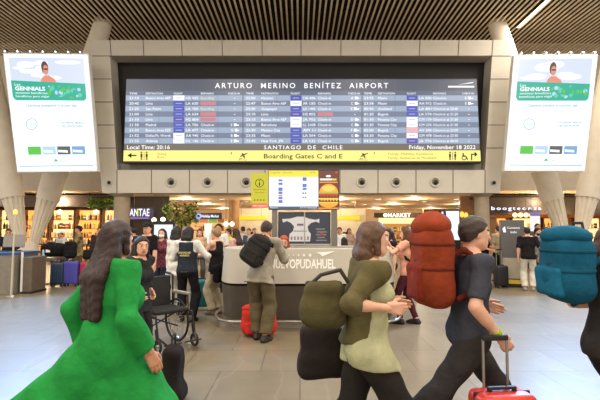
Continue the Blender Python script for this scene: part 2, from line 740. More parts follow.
    def paint(cn):
        L = (cn - HC) @ RH / s
        idx = np.zeros(len(cn), int)
        ax = np.abs(L[:, 0])
        e = np.stack([ax - .031, L[:, 1] - .074, L[:, 2] - .016], 1)
        de = np.linalg.norm(e, axis=1)
        idx[(lod == 0) & (de < .0155) & (L[:, 1] > .07) & (np.abs(e[:, 2]) < .0085)] = 1
        idx[(de < .0165) & (L[:, 1] > .072) & (np.hypot(e[:, 0], e[:, 2]) < .0062)] = 2
        idx[(np.hypot(ax / .025, (L[:, 2] + .053) / .013) < 1) & (L[:, 1] > .074)] = 3
        idx[(ax > .014) & (ax < .05) & (np.abs(L[:, 2] - .041 + (ax - .03) ** 2 * 3) < .0055) & (L[:, 1] > .05)] = 4
        if (hair or {}).get('beard'):
            idx[(L[:, 2] < -.035) & (L[:, 1] > .01) & (L[:, 2] > -.12) & (idx != 3) & ~((ax < .02) & (L[:, 2] > -.044) & (L[:, 2] < -.04))] = 4
        return idx
    mesh_obj('body', parts, [skm, eyew, iris, lip, brow], root, paint)

    # ---- clothing
    ph = rnd.random() * 6
    amp = {0: .0035, 1: .003, 2: .0}[lod]
    if bottom:
        off = bottom.get('off', .014) * s
        fl = bottom.get('flare', .012)
        kind = bottom.get('kind', 'trousers')
        wst = bottom.get('waist', .13)
        if top and not top.get('tuck') and 'waist' not in bottom:
            wst = min(.13, top.get('hem', -.06) + .035)
        m = bottom.get('mat') or cloth(bottom['col'])
        tr = clip(torso(min(off, .012 * s) if top and not top.get('tuck') else off + .012), sp(wst), up)
        tr = clip(tr, P0 - V(0, 0, .10 * s), V(0, 0, -1))
        if kind in ('trousers', 'shorts'):
            ll = []
            for i in (1, -1):
                lf = leg(i, off, fl)
                cut = ankle[i] + (knee[i] - ankle[i]) * bottom.get('hem', .06)
                lf = clip(lf, cut, ankle[i] - knee[i])
                ll.append(lf)
            fld = union([tr, union(ll, .006)], .03)
        else:
            hemz = bottom.get('hemz', .45) * s
            fr = bottom.get('r', .24) * s
            cz = V(ankle[1][0] + ankle[-1][0], ankle[1][1] + ankle[-1][1], 0) / 2 * .6 + P0 * .4
            fld = union([tr, seg(P0 - V(0, 0, .05 * s), V(cz[0], cz[1], hemz), .15 * s + off, fr)] + [leg(i, off) for i in (1, -1)], .06)
            fld = clip(fld, (0, 0, hemz), (0, 0, -1))
        mesh_obj(kind if kind != 'skirt' else 'skirt', [(wrinkle(fld, amp, 34, ph), hc * s)], [m], root)
    if top:
        off = top.get('off', .026) * s
        hem = top.get('hem', -.06)
        sl = top.get('sleeve', 1.0)
        m = top.get('mat') or cloth(top['col'])
        tf = torso(off)
        if hem >= -.08:
            tf = union([tf, seg(sp(hem, .055), sp(.10, .05), .092 * s + off * .8, .082 * s, f0, 1.12), seg(sp(hem, -.055), sp(.10, -.05), .092 * s + off * .8, .082 * s, f0, 1.12)], .04 * s)
        if hem < -.08:
            lo = P0 + up * (hem * s)
            fr = top.get('fl', .16)
            tf = union([tf, seg(sp(.02, .05), lo + r0 * .05 * s, .115 * s + off, fr * s + off, f0, 1.25), seg(sp(.02, -.05), lo - r0 * .05 * s, .115 * s + off, fr * s + off, f0, 1.25)], .03)
        tf = clip(tf, sp(hem), -up)
        tf = clip(tf, sp(top.get('neck', .555)), up)
        if top.get('tank'):
            tf = sub(tf, union([rbox(sp(.50, .20 * i, 0), V(.10, .25, .13) * s, .06 * s, RT) for i in (1, -1)]))
            tf = sub(tf, ell(sp(.56, 0, .06), V(.085, .12, .11) * s))
        else:
            tf = sub(tf, ell(sp(.585, 0, .05), V(.062, .075, .075) * s))
        its = [tf]
        sc_ = top.get('slcol')
        arms_ = []
        if sl > 0 and not top.get('tank'):
            for i in (1, -1):
                arms_.append(arm(i, off * .85, sl * .985 if sl < 1 else .97, top.get('slfl', .006)))
        if arms_ and not sc_:
            its = [union([tf] + arms_, .025 * s)]
        o = mesh_obj(top.get('name', 'shirt'), [(wrinkle(its[0], amp, 36, ph + 1), hc * s)], [m], root)
        if arms_ and sc_:
            for a in arms_:
                mesh_obj('sleeve', [(wrinkle(a, amp, 36, ph), hc * s)], [cloth(sc_)], root)
    if shoes:
        for i in (1, -1):
            sole = ankle[i][2] - .085 * s
            so = foot(i, .009 * s)
            a, R = ankle[i], toe[i]
            so = clip(so, a + R @ (V(0, 0, -.0835) * s), -R[:, 2])
            so = clip(so, a + R @ (V(0, 0, .02) * s), R[:, 2])
            mesh_obj('shoe', [(so, hc * s * .9)], [mat('shoe_' + shoes, shoes, .5, var=.1)], root)
    # ---- hair
    if hair:
        o_ = hair.get('off', .010)
        st = hair.get('style', 'short')
        cap = union([ell(hp(0, -.014, .034), V(.076 + o_, .096 + o_, .088 + o_) * s, R_), ell(hp(0, -.035, -.005), V(.066 + o_, .062 + o_, .075) * s, R_)], .02 * s)
        nn = RH @ V(0, .72, -.69)
        cap = clip(cap, hp(0, .068, .078), nn)
        if st == 'short':
            cap = clip(cap, hp(0, 0, -.055), RH @ V(0, 0, -1))
        its = [cap]
        if st in ('long', 'bob'):
            L = hair.get('len', .40 if st == 'long' else .12)
            wd = hair.get('w', .05)
            for x in (-.055, -.02, .02, .055):
                p0 = hp(x, -.065, .03)
                p1 = hp(x * 1.1, -.075, -.10)
                p2 = sp(.46, x * 1.3, -.125 - hair.get('back', 0)) if L > .2 else hp(x * 1.15, -.06, -.12)
                p3 = p2 + V(0, 0, -(L - .2) * s) - f0 * .01 * s if L > .2 else None
                its += [seg(p0, p1, .040 * s, (wd - .004) * s), seg(p1, p2, (wd - .004) * s, wd * .9 * s)]
                if p3 is not None:
                    its += [seg(p2, p3, wd * .9 * s, wd * .55 * s)]
            for i in (1, -1):
                its += [seg(hp(.064 * i, .0, .05), hp(.074 * i, .012, -.08), .026 * s, .022 * s)]
                if L > .2:
                    its += [seg(hp(.074 * i, .012, -.08), sp(.44, .10 * i, .055), .022 * s, .024 * s)] if hair.get('front', True) else []
        if st == 'bun':
            its += [ell(hp(0, -.11, .06), V(.045, .04, .042) * s), seg(hp(0, -.09, .05), hp(0, -.1, .06), .04 * s)]
        if st == 'pony':
            its += [seg(hp(0, -.10, .04), hp(0, -.13, -.05), .026 * s, .032 * s), seg(hp(0, -.13, -.05), hp(0, -.12, -.16), .032 * s, .014 * s)]
        hfld = union(its, .022 * s)
        mesh_obj('hair', [(wrinkle(hfld, .0018 if lod < 2 else 0, 110, ph), (hc * .75) * s)], [brow], root)
        if hair.get('cap'):
            cc = clip(ell(hp(0, -.012, .04), V(.092, .112, .10) * s, R_), hp(0, 0, .045), RH @ V(0, .1, -1))
            pk = ell(hp(0, .115, .05), V(.07, .075, .012) * s, R_) if not hair.get('nopeak') else None
            mesh_obj('cap', [(union([cc, pk], .01), hc * .7 * s)], [cloth(hair['cap'])], root)
    if mask:
        mk = clip(ell(hp(0, .045, -.045), V(.062, .066, .05) * s, R_), hp(0, .03, 0), RH @ V(0, -1, 0))
        mesh_obj('face_mask', [(mk, hc * .7 * s)], [cloth('e6e6e4')], root)
    ctx = dict(root=root, sp=sp, hp=hp, SH=SH, wr=wr, el=el, torso=torso, up=up, f0=f0, r0=r0, P0=P0, s=s, ankle=ankle, knee=knee, hip=hip, RT=RT, hd=hd, hc=hc, leg=leg, arm=arm)
    if extra:
        extra(ctx)
    return ctx


def to_world(ctx_root, p):
    a = ctx_root.rotation_euler.z
    x, y, z = p
    return Vector((ctx_root.location.x + x * math.cos(a) - y * math.sin(a), ctx_root.location.y + x * math.sin(a) + y * math.cos(a), ctx_root.location.z + z))


# ------------------------------------------------------------------ room shell
def floor_material():
    m = bpy.data.materials.new('floor_tiles')
    m.use_nodes = True
    nt = m.node_tree
    b = nt.nodes['Principled BSDF']
    tc = nt.nodes.new('ShaderNodeTexCoord')
    br = nt.nodes.new('ShaderNodeTexBrick')
    br.offset = 0.5
    br.inputs['Color1'].default_value = lin('80735d') + (1,)
    br.inputs['Color2'].default_value = lin('756853') + (1,)
    br.inputs['Mortar'].default_value = lin('544a3c') + (1,)
    br.inputs['Scale'].default_value = 1.0
    br.inputs['Mortar Size'].default_value = 0.006
    br.inputs['Brick Width'].default_value = 0.9
    br.inputs['Row Height'].default_value = 0.9
    nt.links.new(tc.outputs['Object'], br.inputs['Vector'])
    n = nt.nodes.new('ShaderNodeTexNoise')
    n.inputs['Scale'].default_value = 2.2
    n.inputs['Detail'].default_value = 8
    n.inputs['Roughness'].default_value = 0.65
    nt.links.new(tc.outputs['Object'], n.inputs['Vector'])
    mr = nt.nodes.new('ShaderNodeMapRange')
    mr.inputs['From Min'].default_value = 0.3
    mr.inputs['From Max'].default_value = 0.7
    mr.inputs['To Min'].default_value = 0.86
    mr.inputs['To Max'].default_value = 1.1
    nt.links.new(n.outputs['Fac'], mr.inputs['Value'])
    mx = nt.nodes.new('ShaderNodeMix')
    mx.data_type = 'RGBA'
    mx.blend_type = 'MULTIPLY'
    mx.inputs['Factor'].default_value = 1.0
    nt.links.new(br.outputs['Color'], mx.inputs['A'])
    nt.links.new(mr.outputs['Result'], mx.inputs['B'])
    # pale veins in the stone
    v = nt.nodes.new('ShaderNodeTexWave')
    v.inputs['Scale'].default_value = 0.55
    v.inputs['Distortion'].default_value = 9
    v.inputs['Detail'].default_value = 3
    nt.links.new(tc.outputs['Object'], v.inputs['Vector'])
    vr = nt.nodes.new('ShaderNodeMapRange')
    vr.inputs['From Min'].default_value = 0.985
    vr.inputs['From Max'].default_value = 1.0
    vr.inputs['To Max'].default_value = 0.16
    nt.links.new(v.outputs['Fac'], vr.inputs['Value'])
    mx2 = nt.nodes.new('ShaderNodeMix')
    mx2.data_type = 'RGBA'
    nt.links.new(vr.outputs['Result'], mx2.inputs['Factor'])
    nt.links.new(mx.outputs['Result'], mx2.inputs['A'])
    mx2.inputs['B'].default_value = lin('a1957f') + (1,)
    nt.links.new(mx2.outputs['Result'], b.inputs['Base Color'])
    b.inputs['Roughness'].default_value = 0.36
    b.inputs['Specular IOR Level'].default_value = 0.62
    return m


BEIGE = mat('gantry_panel', 'c6bdae', .55, var=.04, scale=2)
BEIGE2 = mat('upper_wall_paint', 'd6c8b0', .7, var=.05, scale=2)
JOINT = mat('panel_joint', '6e665a', .8, var=.05)
BLACK = mat('recess_black', '17110f', .6, var=.15)
DARK = mat('dark_metal', '2a2725', .45, var=.1, metal=.3)
VOID = mat('ceiling_void', '0b0908', .9, var=.1)
STEEL = mat('brushed_steel', 'a9a39a', .32, metal=.85, var=.08, scale=30)
GREYM = mat('grey_metal', '7d776e', .45, metal=.3, var=.06)
CREAM = mat('column_cream', 'e2d6c2', .6, var=.05, scale=3)
CEILW = mat('soffit_paint', 'cdb08a', .7, var=.03, scale=2)
WHITE = mat('white_paint', 'e9e6e0', .5, var=.02)

tag(MB().bx(-20, 20, -8, 46.5, -.2, 0, floor_material()).build('floor'), kind='structure')

# slatted hall ceiling: dark void with long warm slats running towards the back
slat = mat('ceiling_slat', 'e6d0b0', .6, var=.12, scale=3)
m = MB()
x = -19.8
while x < 19.9:
    m.bx(x, x + .066, -8, 21.6, 9.70, 9.735, slat)
    x += .205
m.bx(-20, 20, -8, 21.6, 10.3, 10.4, VOID)
for y in np.arange(-7, 21.5, 2.4):
    m.bx(-20, 20, y, y + .05, 9.735, 9.80, VOID)
tag(m.build('ceiling'), kind='structure')

# mezzanine front wall over the shops, the shop hall's lower ceilings, back and side walls
tag(MB().bx(-20, 20, 21.5, 21.8, 3.35, 10.4, BEIGE2).build('wall_upper'), kind='structure')  # reaches down where a ceiling belongs, so it catches more front light
tag(MB().bx(-20, 20, 21.8, 27.0, 3.4, 3.55, CEILW).build('ceiling_shops'), kind='structure')
tag(MB().bx(-20, 20, 27.0, 46.5, 3.4, 3.55, CEILW).build('ceiling_back'), kind='structure')
tag(MB().bx(-20, 20, 46.2, 46.5, 0, 3.4, mat('back_wall', 'b89a76', .7)).build('wall_back'), kind='structure')
tag(MB().bx(-20.2, -20, 21.5, 46.5, 0, 3.4, BEIGE2).build('wall_left'), kind='structure')
tag(MB().bx(20, 20.2, 21.5, 46.5, 0, 3.4, BEIGE2).build('wall_right'), kind='structure')

# ------------------------------------------------------------------ long ceiling luminaires
lum = emit('luminaire_glow', 'ffe2b8', 3.2)
for i, (lx, ly, ll) in enumerate(LUMINAIRES):
    r = empty('ceiling_luminaire', (lx, ly, 9.66), 0,
              'long warm white linear light under the slatted ceiling at upper right' if i == 0 else 'long linear light added out of view above the front of the hall',
              'ceiling light', 'added linear lights out of sight above the hall' if i else None)
    MB().bx(-.08, .08, -ll / 2, ll / 2, 0, .14, DARK).build('housing', None, r)
    MB().bx(-.06, .06, -ll / 2 + .03, ll / 2 - .03, -.03, 0, lum).build('diffuser', None, r)

# ------------------------------------------------------------------ sign gantry
GY = 17.0
gan = empty('sign_gantry', (0, GY, 0), 0, 'wide beige panelled portal frame that carries the departure board across the hall', 'gantry')


def gl(x, y, Y=GY):
    return at(x, y, Y) - Vector((0, GY, 0))


def panel(name, quad, joints, depth=.9):
    m = MB()
    m.prism([gl(*p) for p in quad], (0, depth, 0), BEIGE)
    for (a, b) in joints:
        p, q = gl(*a), gl(*b)
        d = (q - p).normalized()
        n = Vector((-d.z, 0, d.x)) * .014
        m.prism([p - n + Vector((0, -.012, 0)), p + n + Vector((0, -.012, 0)), q + n + Vector((0, -.012, 0)), q - n + Vector((0, -.012, 0))][::-1], (0, .02, 0), JOINT)
    return m.build(name, None, gan)


panel('top_beam', [(91.5, 56), (511, 56), (513, 40), (90, 40)], [((x, 40), (x + (301 - x) * .006, 56)) for x in (110, 143, 181.5, 222, 262, 301, 341, 381, 420, 459, 493)] + [((92, 56), (511, 56))])
panel('jamb', [(100, 170), (117, 170), (110, 56), (91.5, 56)], [((93, 79), (111.5, 79)), ((95, 102), (113, 102)), ((97.2, 125), (114.5, 125)), ((98.7, 148), (116, 148))])
panel('jamb', [(485, 170), (502, 170), (511, 56), (492, 56)], [((490.5, 79), (509, 79)), ((489, 102), (507, 102)), ((488, 125), (505, 125)), ((486.5, 148), (503.3, 148))])
panel('bottom_beam', [(102, 193), (500, 193), (502, 170), (100, 170)], [((x, 170), (x, 193)) for x in (117, 151.5, 189.5, 227.5, 265, 302, 340, 378, 416, 453, 485)])
MB().prism([gl(114, 171, GY + .7), gl(489, 171, GY + .7), gl(496, 54, GY + .7), gl(105, 54, GY + .7)], (0, .1, 0), BLACK).build('recess_back', None, gan)
MB().prism([gl(120, 170.5, GY + .25), gl(482, 170.5, GY + .25), gl(482, 163.5, GY + .25), gl(120, 163.5, GY + .25)], (0, .3, 0), GREYM).build('board_shelf', None, gan)
for x, r in ((122.3, .29), (481.5, .26)):
    p = gl(x, 193, GY + .45)
    MB().lathe([(r + .12, p.z + .01), (r + .12, p.z - .08), (r, p.z - .16), (r, 0)], mat('concrete_column', 'a3927c', .75, var=.08, scale=4, bump=.2), 28, (p.x, .45, 0)).build('column', None, gan, smooth=True)
for x in (171, 207.5, 246, 284, 322, 361.5, 396, 435):
    p = gl(x, 182, GY)
    nz = empty('air_nozzle', p)
    nz.parent = gan
    m = MB()
    m.torus((0, -.02, 0), .165, .035, 'y', BEIGE, 28, 8)
    nzo = m.build('nozzle_ring', None, nz, smooth=True)
    MB().cone((0, -.005, 0), (0, .02, 0), .15, .15, mat('nozzle_throat', '8d8476', .5), 24).build('nozzle_throat', None, nz)
    MB().ball((.015, -.03, -.015), (.085, .06, .085), mat('nozzle_core', '1a1613', .4), 14, 8).build('nozzle_core', None, nz, smooth=True)
for i, (x, y) in enumerate(((110, 182.5), (493, 182.5))):
    p = at(x, y, GY - .002)
    c = empty('security_camera', p, 0, 'small dark dome camera on the %s end of the beige beam' % ('left' if i == 0 else 'right'), 'camera')
    MB().cone((0, 0, 0), (0, -.07, 0), .09, .09, BEIGE, 18).build('mount', None, c, smooth=True)
    MB().ball((0, -.09, -.01), (.065, .065, .065), DARK, 14, 8).build('lens_dome', None, c, smooth=True)

# ------------------------------------------------------------------ departure board
BY = 16.75
brd = empty('departure_board', (0, BY, 0), 0, 'wide lit blue grey flight departure board with a yellow sign strip on the gantry', 'departure board')
OFF = Vector((0, BY, 0))


def bp(x, y, d=0.0):
    return at(x, y, BY) - OFF + Vector((0, -d, 0))


m = MB()
m.prism([bp(123, 163), bp(481, 163), bp(477, 78.5), bp(126, 78.5)], (0, .35, 0), DARK)
m.build('housing', None, brd)
hdr1 = emit('board_header', '4a5062', .85)
rowA = emit('board_row_light', '8fa0b8', .92)
rowB = emit('board_row_dark', '66718a', .92)
colh = emit('board_column_heads', '565e72', .9)
foot = emit('board_footer', '6a6259', .8)
yel = emit('sign_yellow', 'efe17c', .98)


def bx_at(y):      # board edges in px for a given row
    t = (y - 79) / (162 - 79)
    return 126.6 + (123.8 - 126.6) * t, 476.4 + (480.3 - 476.4) * t


def strip(mb, y0, y1, m, d=.012):
    a0, a1 = bx_at(y0)
    b0, b1 = bx_at(y1)
    mb.quad([bp(b0, y1, d), bp(b1, y1, d), bp(a1, y0, d), bp(a0, y0, d)], m)


m = MB()
strip(m, 79.3, 91, hdr1)
strip(m, 91, 95.4, colh)
ry = [95.4 + 5.36 * i for i in range(10)]
for i in range(9):
    strip(m, ry[i], ry[i + 1], rowA if i % 2 == 0 else rowB)
strip(m, ry[9], 150.3, foot)
for x in (243, 362):
    m.quad([bp(x - .5, ry[9], .014), bp(x + .5, ry[9], .014), bp(x + .5, 91, .014), bp(x - .5, 91, .014)], hdr1)
for x in (159, 193, 218, 277, 310, 328, 395, 440):
    m.quad([bp(x - .15, ry[9], .014), bp(x + .15, ry[9], .014), bp(x + .15, 80, .014), bp(x - .15, 80, .014)], colh)
m.build('screen', None, brd)

TW = emit('text_white', 'f4f6fa', 1.0)
TR = emit('text_red', 'e0605f', .95)
TY = emit('text_yellow', 'e6dc9a', .95)
TB = mat('sign_black_print', '1d1a14', .6)
TO = mat('sign_olive_print', '8a8237', .6)


def btext(mb, s, mt, x, y, cap, width=None, align='l', bold=0.0, d=.02):
    mb.text(s, mt, x, y, BY, cap, width, align, bold, depth=d, world=bp(x, y))


m = MB()
m.text('ARTURO  MERINO  BENÍTEZ  AIRPORT', TW, 0, 0, BY, 5.4, 176, 'l', .006, depth=.02, world=bp(215, 88.3), space=1.35)
heads = ('TIME', 'DESTINATION', 'FLIGHT', 'REMARKS', 'CHECK-IN')
panels = [
    (dict(t=129.5, d=146, b=179, n=186, r=201, c=231),
     [('21:10', 'Buenos Aires AEP', 'w', 'H2 505', 'Boarding', ''), ('20:45', 'Lima', 'b', 'LA 630', 'Cancelled', ''), ('21:20', 'Sao Paulo', 'b', 'LA 760', 'Boarding', ''), ('21:00', 'Lima', 'b', 'LA 634', 'Cancelled', ''), ('21:10', 'Lima', 'p', 'H2 804', 'Cancelled', ''), ('21:30', 'Madrid', 'b', 'LA 706', 'Check-in', 'E'), ('21:30', 'Buenos Aires EZE', 'b', 'LA 477', 'Check-in', 'G'), ('21:52', 'Dallas/Ft. Worth', 'w', 'AA 940', 'Check-in', 'B'), ('21:55', 'Atlanta', 'w', 'DL 146', 'Check-in', 'E')]),
    (dict(t=246, d=261.5, b=296, n=303, r=318, c=351),
     [('22:00', 'Houston', 'b', 'UA 846', 'Check-in', 'A'), ('22:47', 'Buenos Aires AEP', 'w', 'AR 1283', 'Check-in', 'C'), ('22:50', 'Guayaquil', 'b', 'LA 1446', 'Check-in', 'E'), ('23:10', 'Lima', 'p', 'H2 802', 'Cancelled', ''), ('23:15', 'Buenos Aires AEP', 'w', 'JA 702', 'Check-in', 'D'), ('23:20', 'Barcelona', 'w', 'LL 2608', 'Check-in', 'C'), ('23:30', 'Mexico City', 'b', 'AM 11', 'Check-in', 'F'), ('23:35', 'Miami', 'b', 'LA 504', 'Check-in', 'G'), ('23:45', 'New York, JFK', 'b', 'LA 532', 'Check-in', 'G')]),
    (dict(t=364, d=378, b=412, n=419, r=433, c=465),
     [('23:55', 'Miami', 'b', 'LA 500', 'Check-in', 'E'), ('23:58', 'Miami', 'w', 'AA 912', 'Check-in', 'E'), ('00:30', 'Auckland', 'b', 'LA 801', 'Check-in at 20:40', ''), ('01:20', 'Bogotá', 'b', 'LA 574', 'Check-in at 21:20', ''), ('01:30', 'Panama City', 'w', 'CM 174', 'Check-in at 21:30', ''), ('01:30', 'Panama City', 'w', 'CM 276', 'Check-in at 21:30', ''), ('02:00', 'Bogotá', 'r', 'AV 240', 'Check-in at 23:00', ''), ('03:30', 'Panama City', 'w', 'CM 478', 'Check-in at 23:30', ''), ('04:20', 'Bogotá', 'p', 'JA 776', 'Check-in at 00:20', '')])]
cols = {'b': emit('badge_blue', '3947a8', .95), 'w': emit('badge_white', 'eef0f6', 1.0), 'p': emit('badge_violet', '4a3fa0', .95), 'r': emit('badge_rose', 'dfa2a0', .95)}
for cx, rows in panels:
    for k, x in zip(heads, (cx['t'], cx['d'], cx['b'] - 5, cx['r'], cx['c'] - 3)):
        btext(m, k, TW, x, 94.6, 2.0, {'TIME': 8, 'DESTINATION': 17, 'FLIGHT': 9, 'REMARKS': 13, 'CHECK-IN': 12}[k])
    for i, (t, de, bc, fn, re_, ch) in enumerate(rows):
        yb = ry[i + 1] - 1.35
        btext(m, t, TW, cx['t'], yb, 2.6, 9.5)
        btext(m, de, TW, cx['d'], yb, 2.6, min(25, len(de) * 1.72))
        btext(m, fn, TW, cx['n'], yb, 2.6, 12.5)
        rc = {'Cancelled': TR, 'Boarding': TY}.get(re_, TW)
        if re_ == 'Cancelled':
            m.quad([bp(cx['r'] - .5, ry[i + 1] - .8, .016), bp(cx['r'] + 15, ry[i + 1] - .8, .016), bp(cx['r'] + 15, ry[i] + .8, .016), bp(cx['r'] - .5, ry[i] + .8, .016)], emit('badge_cancel', 'b9777f', .9))
        btext(m, re_, rc, cx['r'], yb, 2.6, min(25, len(re_) * 1.65))
        if ch:
            btext(m, ch + ' ■', TW, cx['c'], yb, 2.6)
            m.quad([bp(cx['c'] + 4.5, yb - .4, .02), bp(cx['c'] + 8, yb - .4, .02), bp(cx['c'] + 8, yb - 1.5, .02), bp(cx['c'] + 4.5, yb - 1.5, .02)], TW)
        else:
            m.quad([bp(cx['c'] + 3, yb - .8, .02), bp(cx['c'] + 4.5, yb - .8, .02), bp(cx['c'] + 4.5, yb - 1.3, .02), bp(cx['c'] + 3, yb - 1.3, .02)], TW)
        bad = MB()
        bad.quad([bp(cx['b'] - 5.5, ry[i + 1] - .2, .018), bp(cx['b'] + 5.5, ry[i + 1] - .2, .018), bp(cx['b'] + 5.5, ry[i] + .2, .018), bp(cx['b'] - 5.5, ry[i] + .2, .018)], cols[bc])
        bm_ = emit('badge_print', '9aa6dc', .95) if bc != 'w' else emit('badge_print_blue', 'a3aace', .95)
        bad.quad([bp(cx['b'] - 3.2, ry[i + 1] - 2.2, .022), bp(cx['b'] + 3.0, ry[i + 1] - 2.2, .022), bp(cx['b'] + 3.0, ry[i] + 2.35, .022), bp(cx['b'] - 3.2, ry[i] + 2.35, .022)], bm_)
        bad.build('airline_badge', None, brd)
btext(m, 'Local Time: 20:16', TW, 127.3, 149.2, 4.0, 43, 'l', .008)
m.text('SANTIAGO  DE  CHILE', TW, 0, 0, BY, 3.9, 79, 'l', .006, depth=.02, world=bp(264, 149.3), space=1.3)
btext(m, 'Friday, November 18 2022', TW, 475.5, 149.2, 4.0, 67, 'r', .008)
# small mark at the top right of the header
m.prism([bp(448, 87.6, .02), bp(474, 87.6, .02), bp(474, 86, .02), bp(448, 86, .02)], (0, .004, 0), TW)
m.prism([bp(458, 84.8, .02), bp(472, 83.2, .02), bp(474, 82.2, .02), bp(468, 83, .02)], (0, .004, 0), TW)
m.build('board_lettering', None, brd)

m = MB()
a0, a1 = bx_at(150.5)
b0, b1 = bx_at(161)
m.prism([bp(b0, 161.2, .05), bp(b1, 161.2, .05), bp(a1, 150.6, .05), bp(a0, 150.6, .05)], (0, .06, 0), yel)
m.build('yellow_sign_strip', None, brd)
m = MB()


def yq(pts, mt=TB):
    m.prism([bp(x, y, .06) for x, y in pts], (0, .008, 0), mt)


def ybox(x0, y0, x1, y1, mt=TB):
    yq([(x0, y1), (x1, y1), (x1, y0), (x0, y0)], mt)


m.text('Boarding Gates C and E', TB, 264, 158.6, BY, 4.6, 79, 'l', .012, depth=.06, world=bp(264, 158.6))
m.text('Boarding', TB, 239, 160.6, BY, 1.3, 8, 'l', depth=.06, world=bp(239, 160.6))
m.text('Boarding', TB, 359, 160.6, BY, 1.3, 8, 'l', depth=.06, world=bp(359, 160.6))
m.text('Parking\nBuses', TO, 158, 155.2, BY, 2.1, None, 'l', depth=.06, world=bp(158, 155.2))
m.text('Family, Mobility Assistance', TO, 388, 155.2, BY, 2.3, 45, 'l', depth=.06, world=bp(388, 155.2))
m.text('Family, Asistencia de Movilidad', TO, 388, 159.2, BY, 2.3, 48, 'l', depth=.06, world=bp(388, 159.2))
ybox(131, 155.1, 137, 156.3)
yq([(128, 155.7), (132, 158.2), (132, 153.2)])


def wc(x):
    for dx in (0, 5.2):
        ybox(x + dx - .95, 154, x + dx + .95, 157.2)
        ybox(x + dx - .7, 157.2, x + dx - .15, 160.2)
        ybox(x + dx + .15, 157.2, x + dx + .7, 160.2)
        m.cone(bp(x + dx, 152.7, .06), bp(x + dx, 152.7, .068), .03, .03, TB, 10)
    ybox(x + 2.4, 152.2, x + 2.8, 160.2)


wc(142)
wc(449.5)
for x in (240, 360):                                     # take-off pictograms
    yq([(x, 156.3), (x + 6, 153.6), (x + 7.5, 152.9), (x + 7.5, 153.9), (x + 1, 157.2)])
    yq([(x + 2.5, 155.3), (x + 1.6, 153.6), (x + 2.6, 153.4), (x + 4.6, 154.6)])
    yq([(x + 3, 156.6), (x + 4.8, 158.8), (x + 5.4, 158.4), (x + 4.6, 155.6)])
    ybox(x - .5, 158.6, x + 2.6, 159.1)
for x in (231.5, 374):
    ybox(x - .35, 152.2, x + .35, 154.6)
m.torus(bp(463.5, 158, .062), .075, .014, 'y', TB, 20, 6)
ybox(462, 153.2, 463.2, 156.6)
ybox(462, 156, 465.5, 157)
yq([(465, 157), (466.6, 160), (467.5, 159.6), (466, 156.6)])
ybox(470.5, 154, 471.6, 160.4)
ybox(470.5, 154, 474.5, 155.1)
yq([(474, 157.2), (477, 154.6), (474, 152)])
m.build('yellow_sign_lettering', None, brd)

# ------------------------------------------------------------------ lit advertising panels
SKY1 = emit('poster_sky', 'c9d3e4', .95)
SKY2 = emit('poster_cloud', 'eef2f8', 1.0)
TEAL = emit('poster_teal', '1fa58c', .95)
TEAL2 = emit('poster_leaf', '56c2a2', .95)
PGLOW = emit('poster_white', 'd4e4ff', 1.3)
GREENP = emit('poster_green', '52b83c', .95)
PSKIN = emit('poster_skin', 'd98a72', .9)
PHAIR = emit('poster_hair', '5a3a38', .9)
PGREY = emit('poster_grey_print', '7c90ac', .9)
PBLUE = emit('poster_blue_card', 'a9c9ea', .95)
PCHAR = emit('poster_dark_card', '4d5550', .95)


FLOOD = 1600


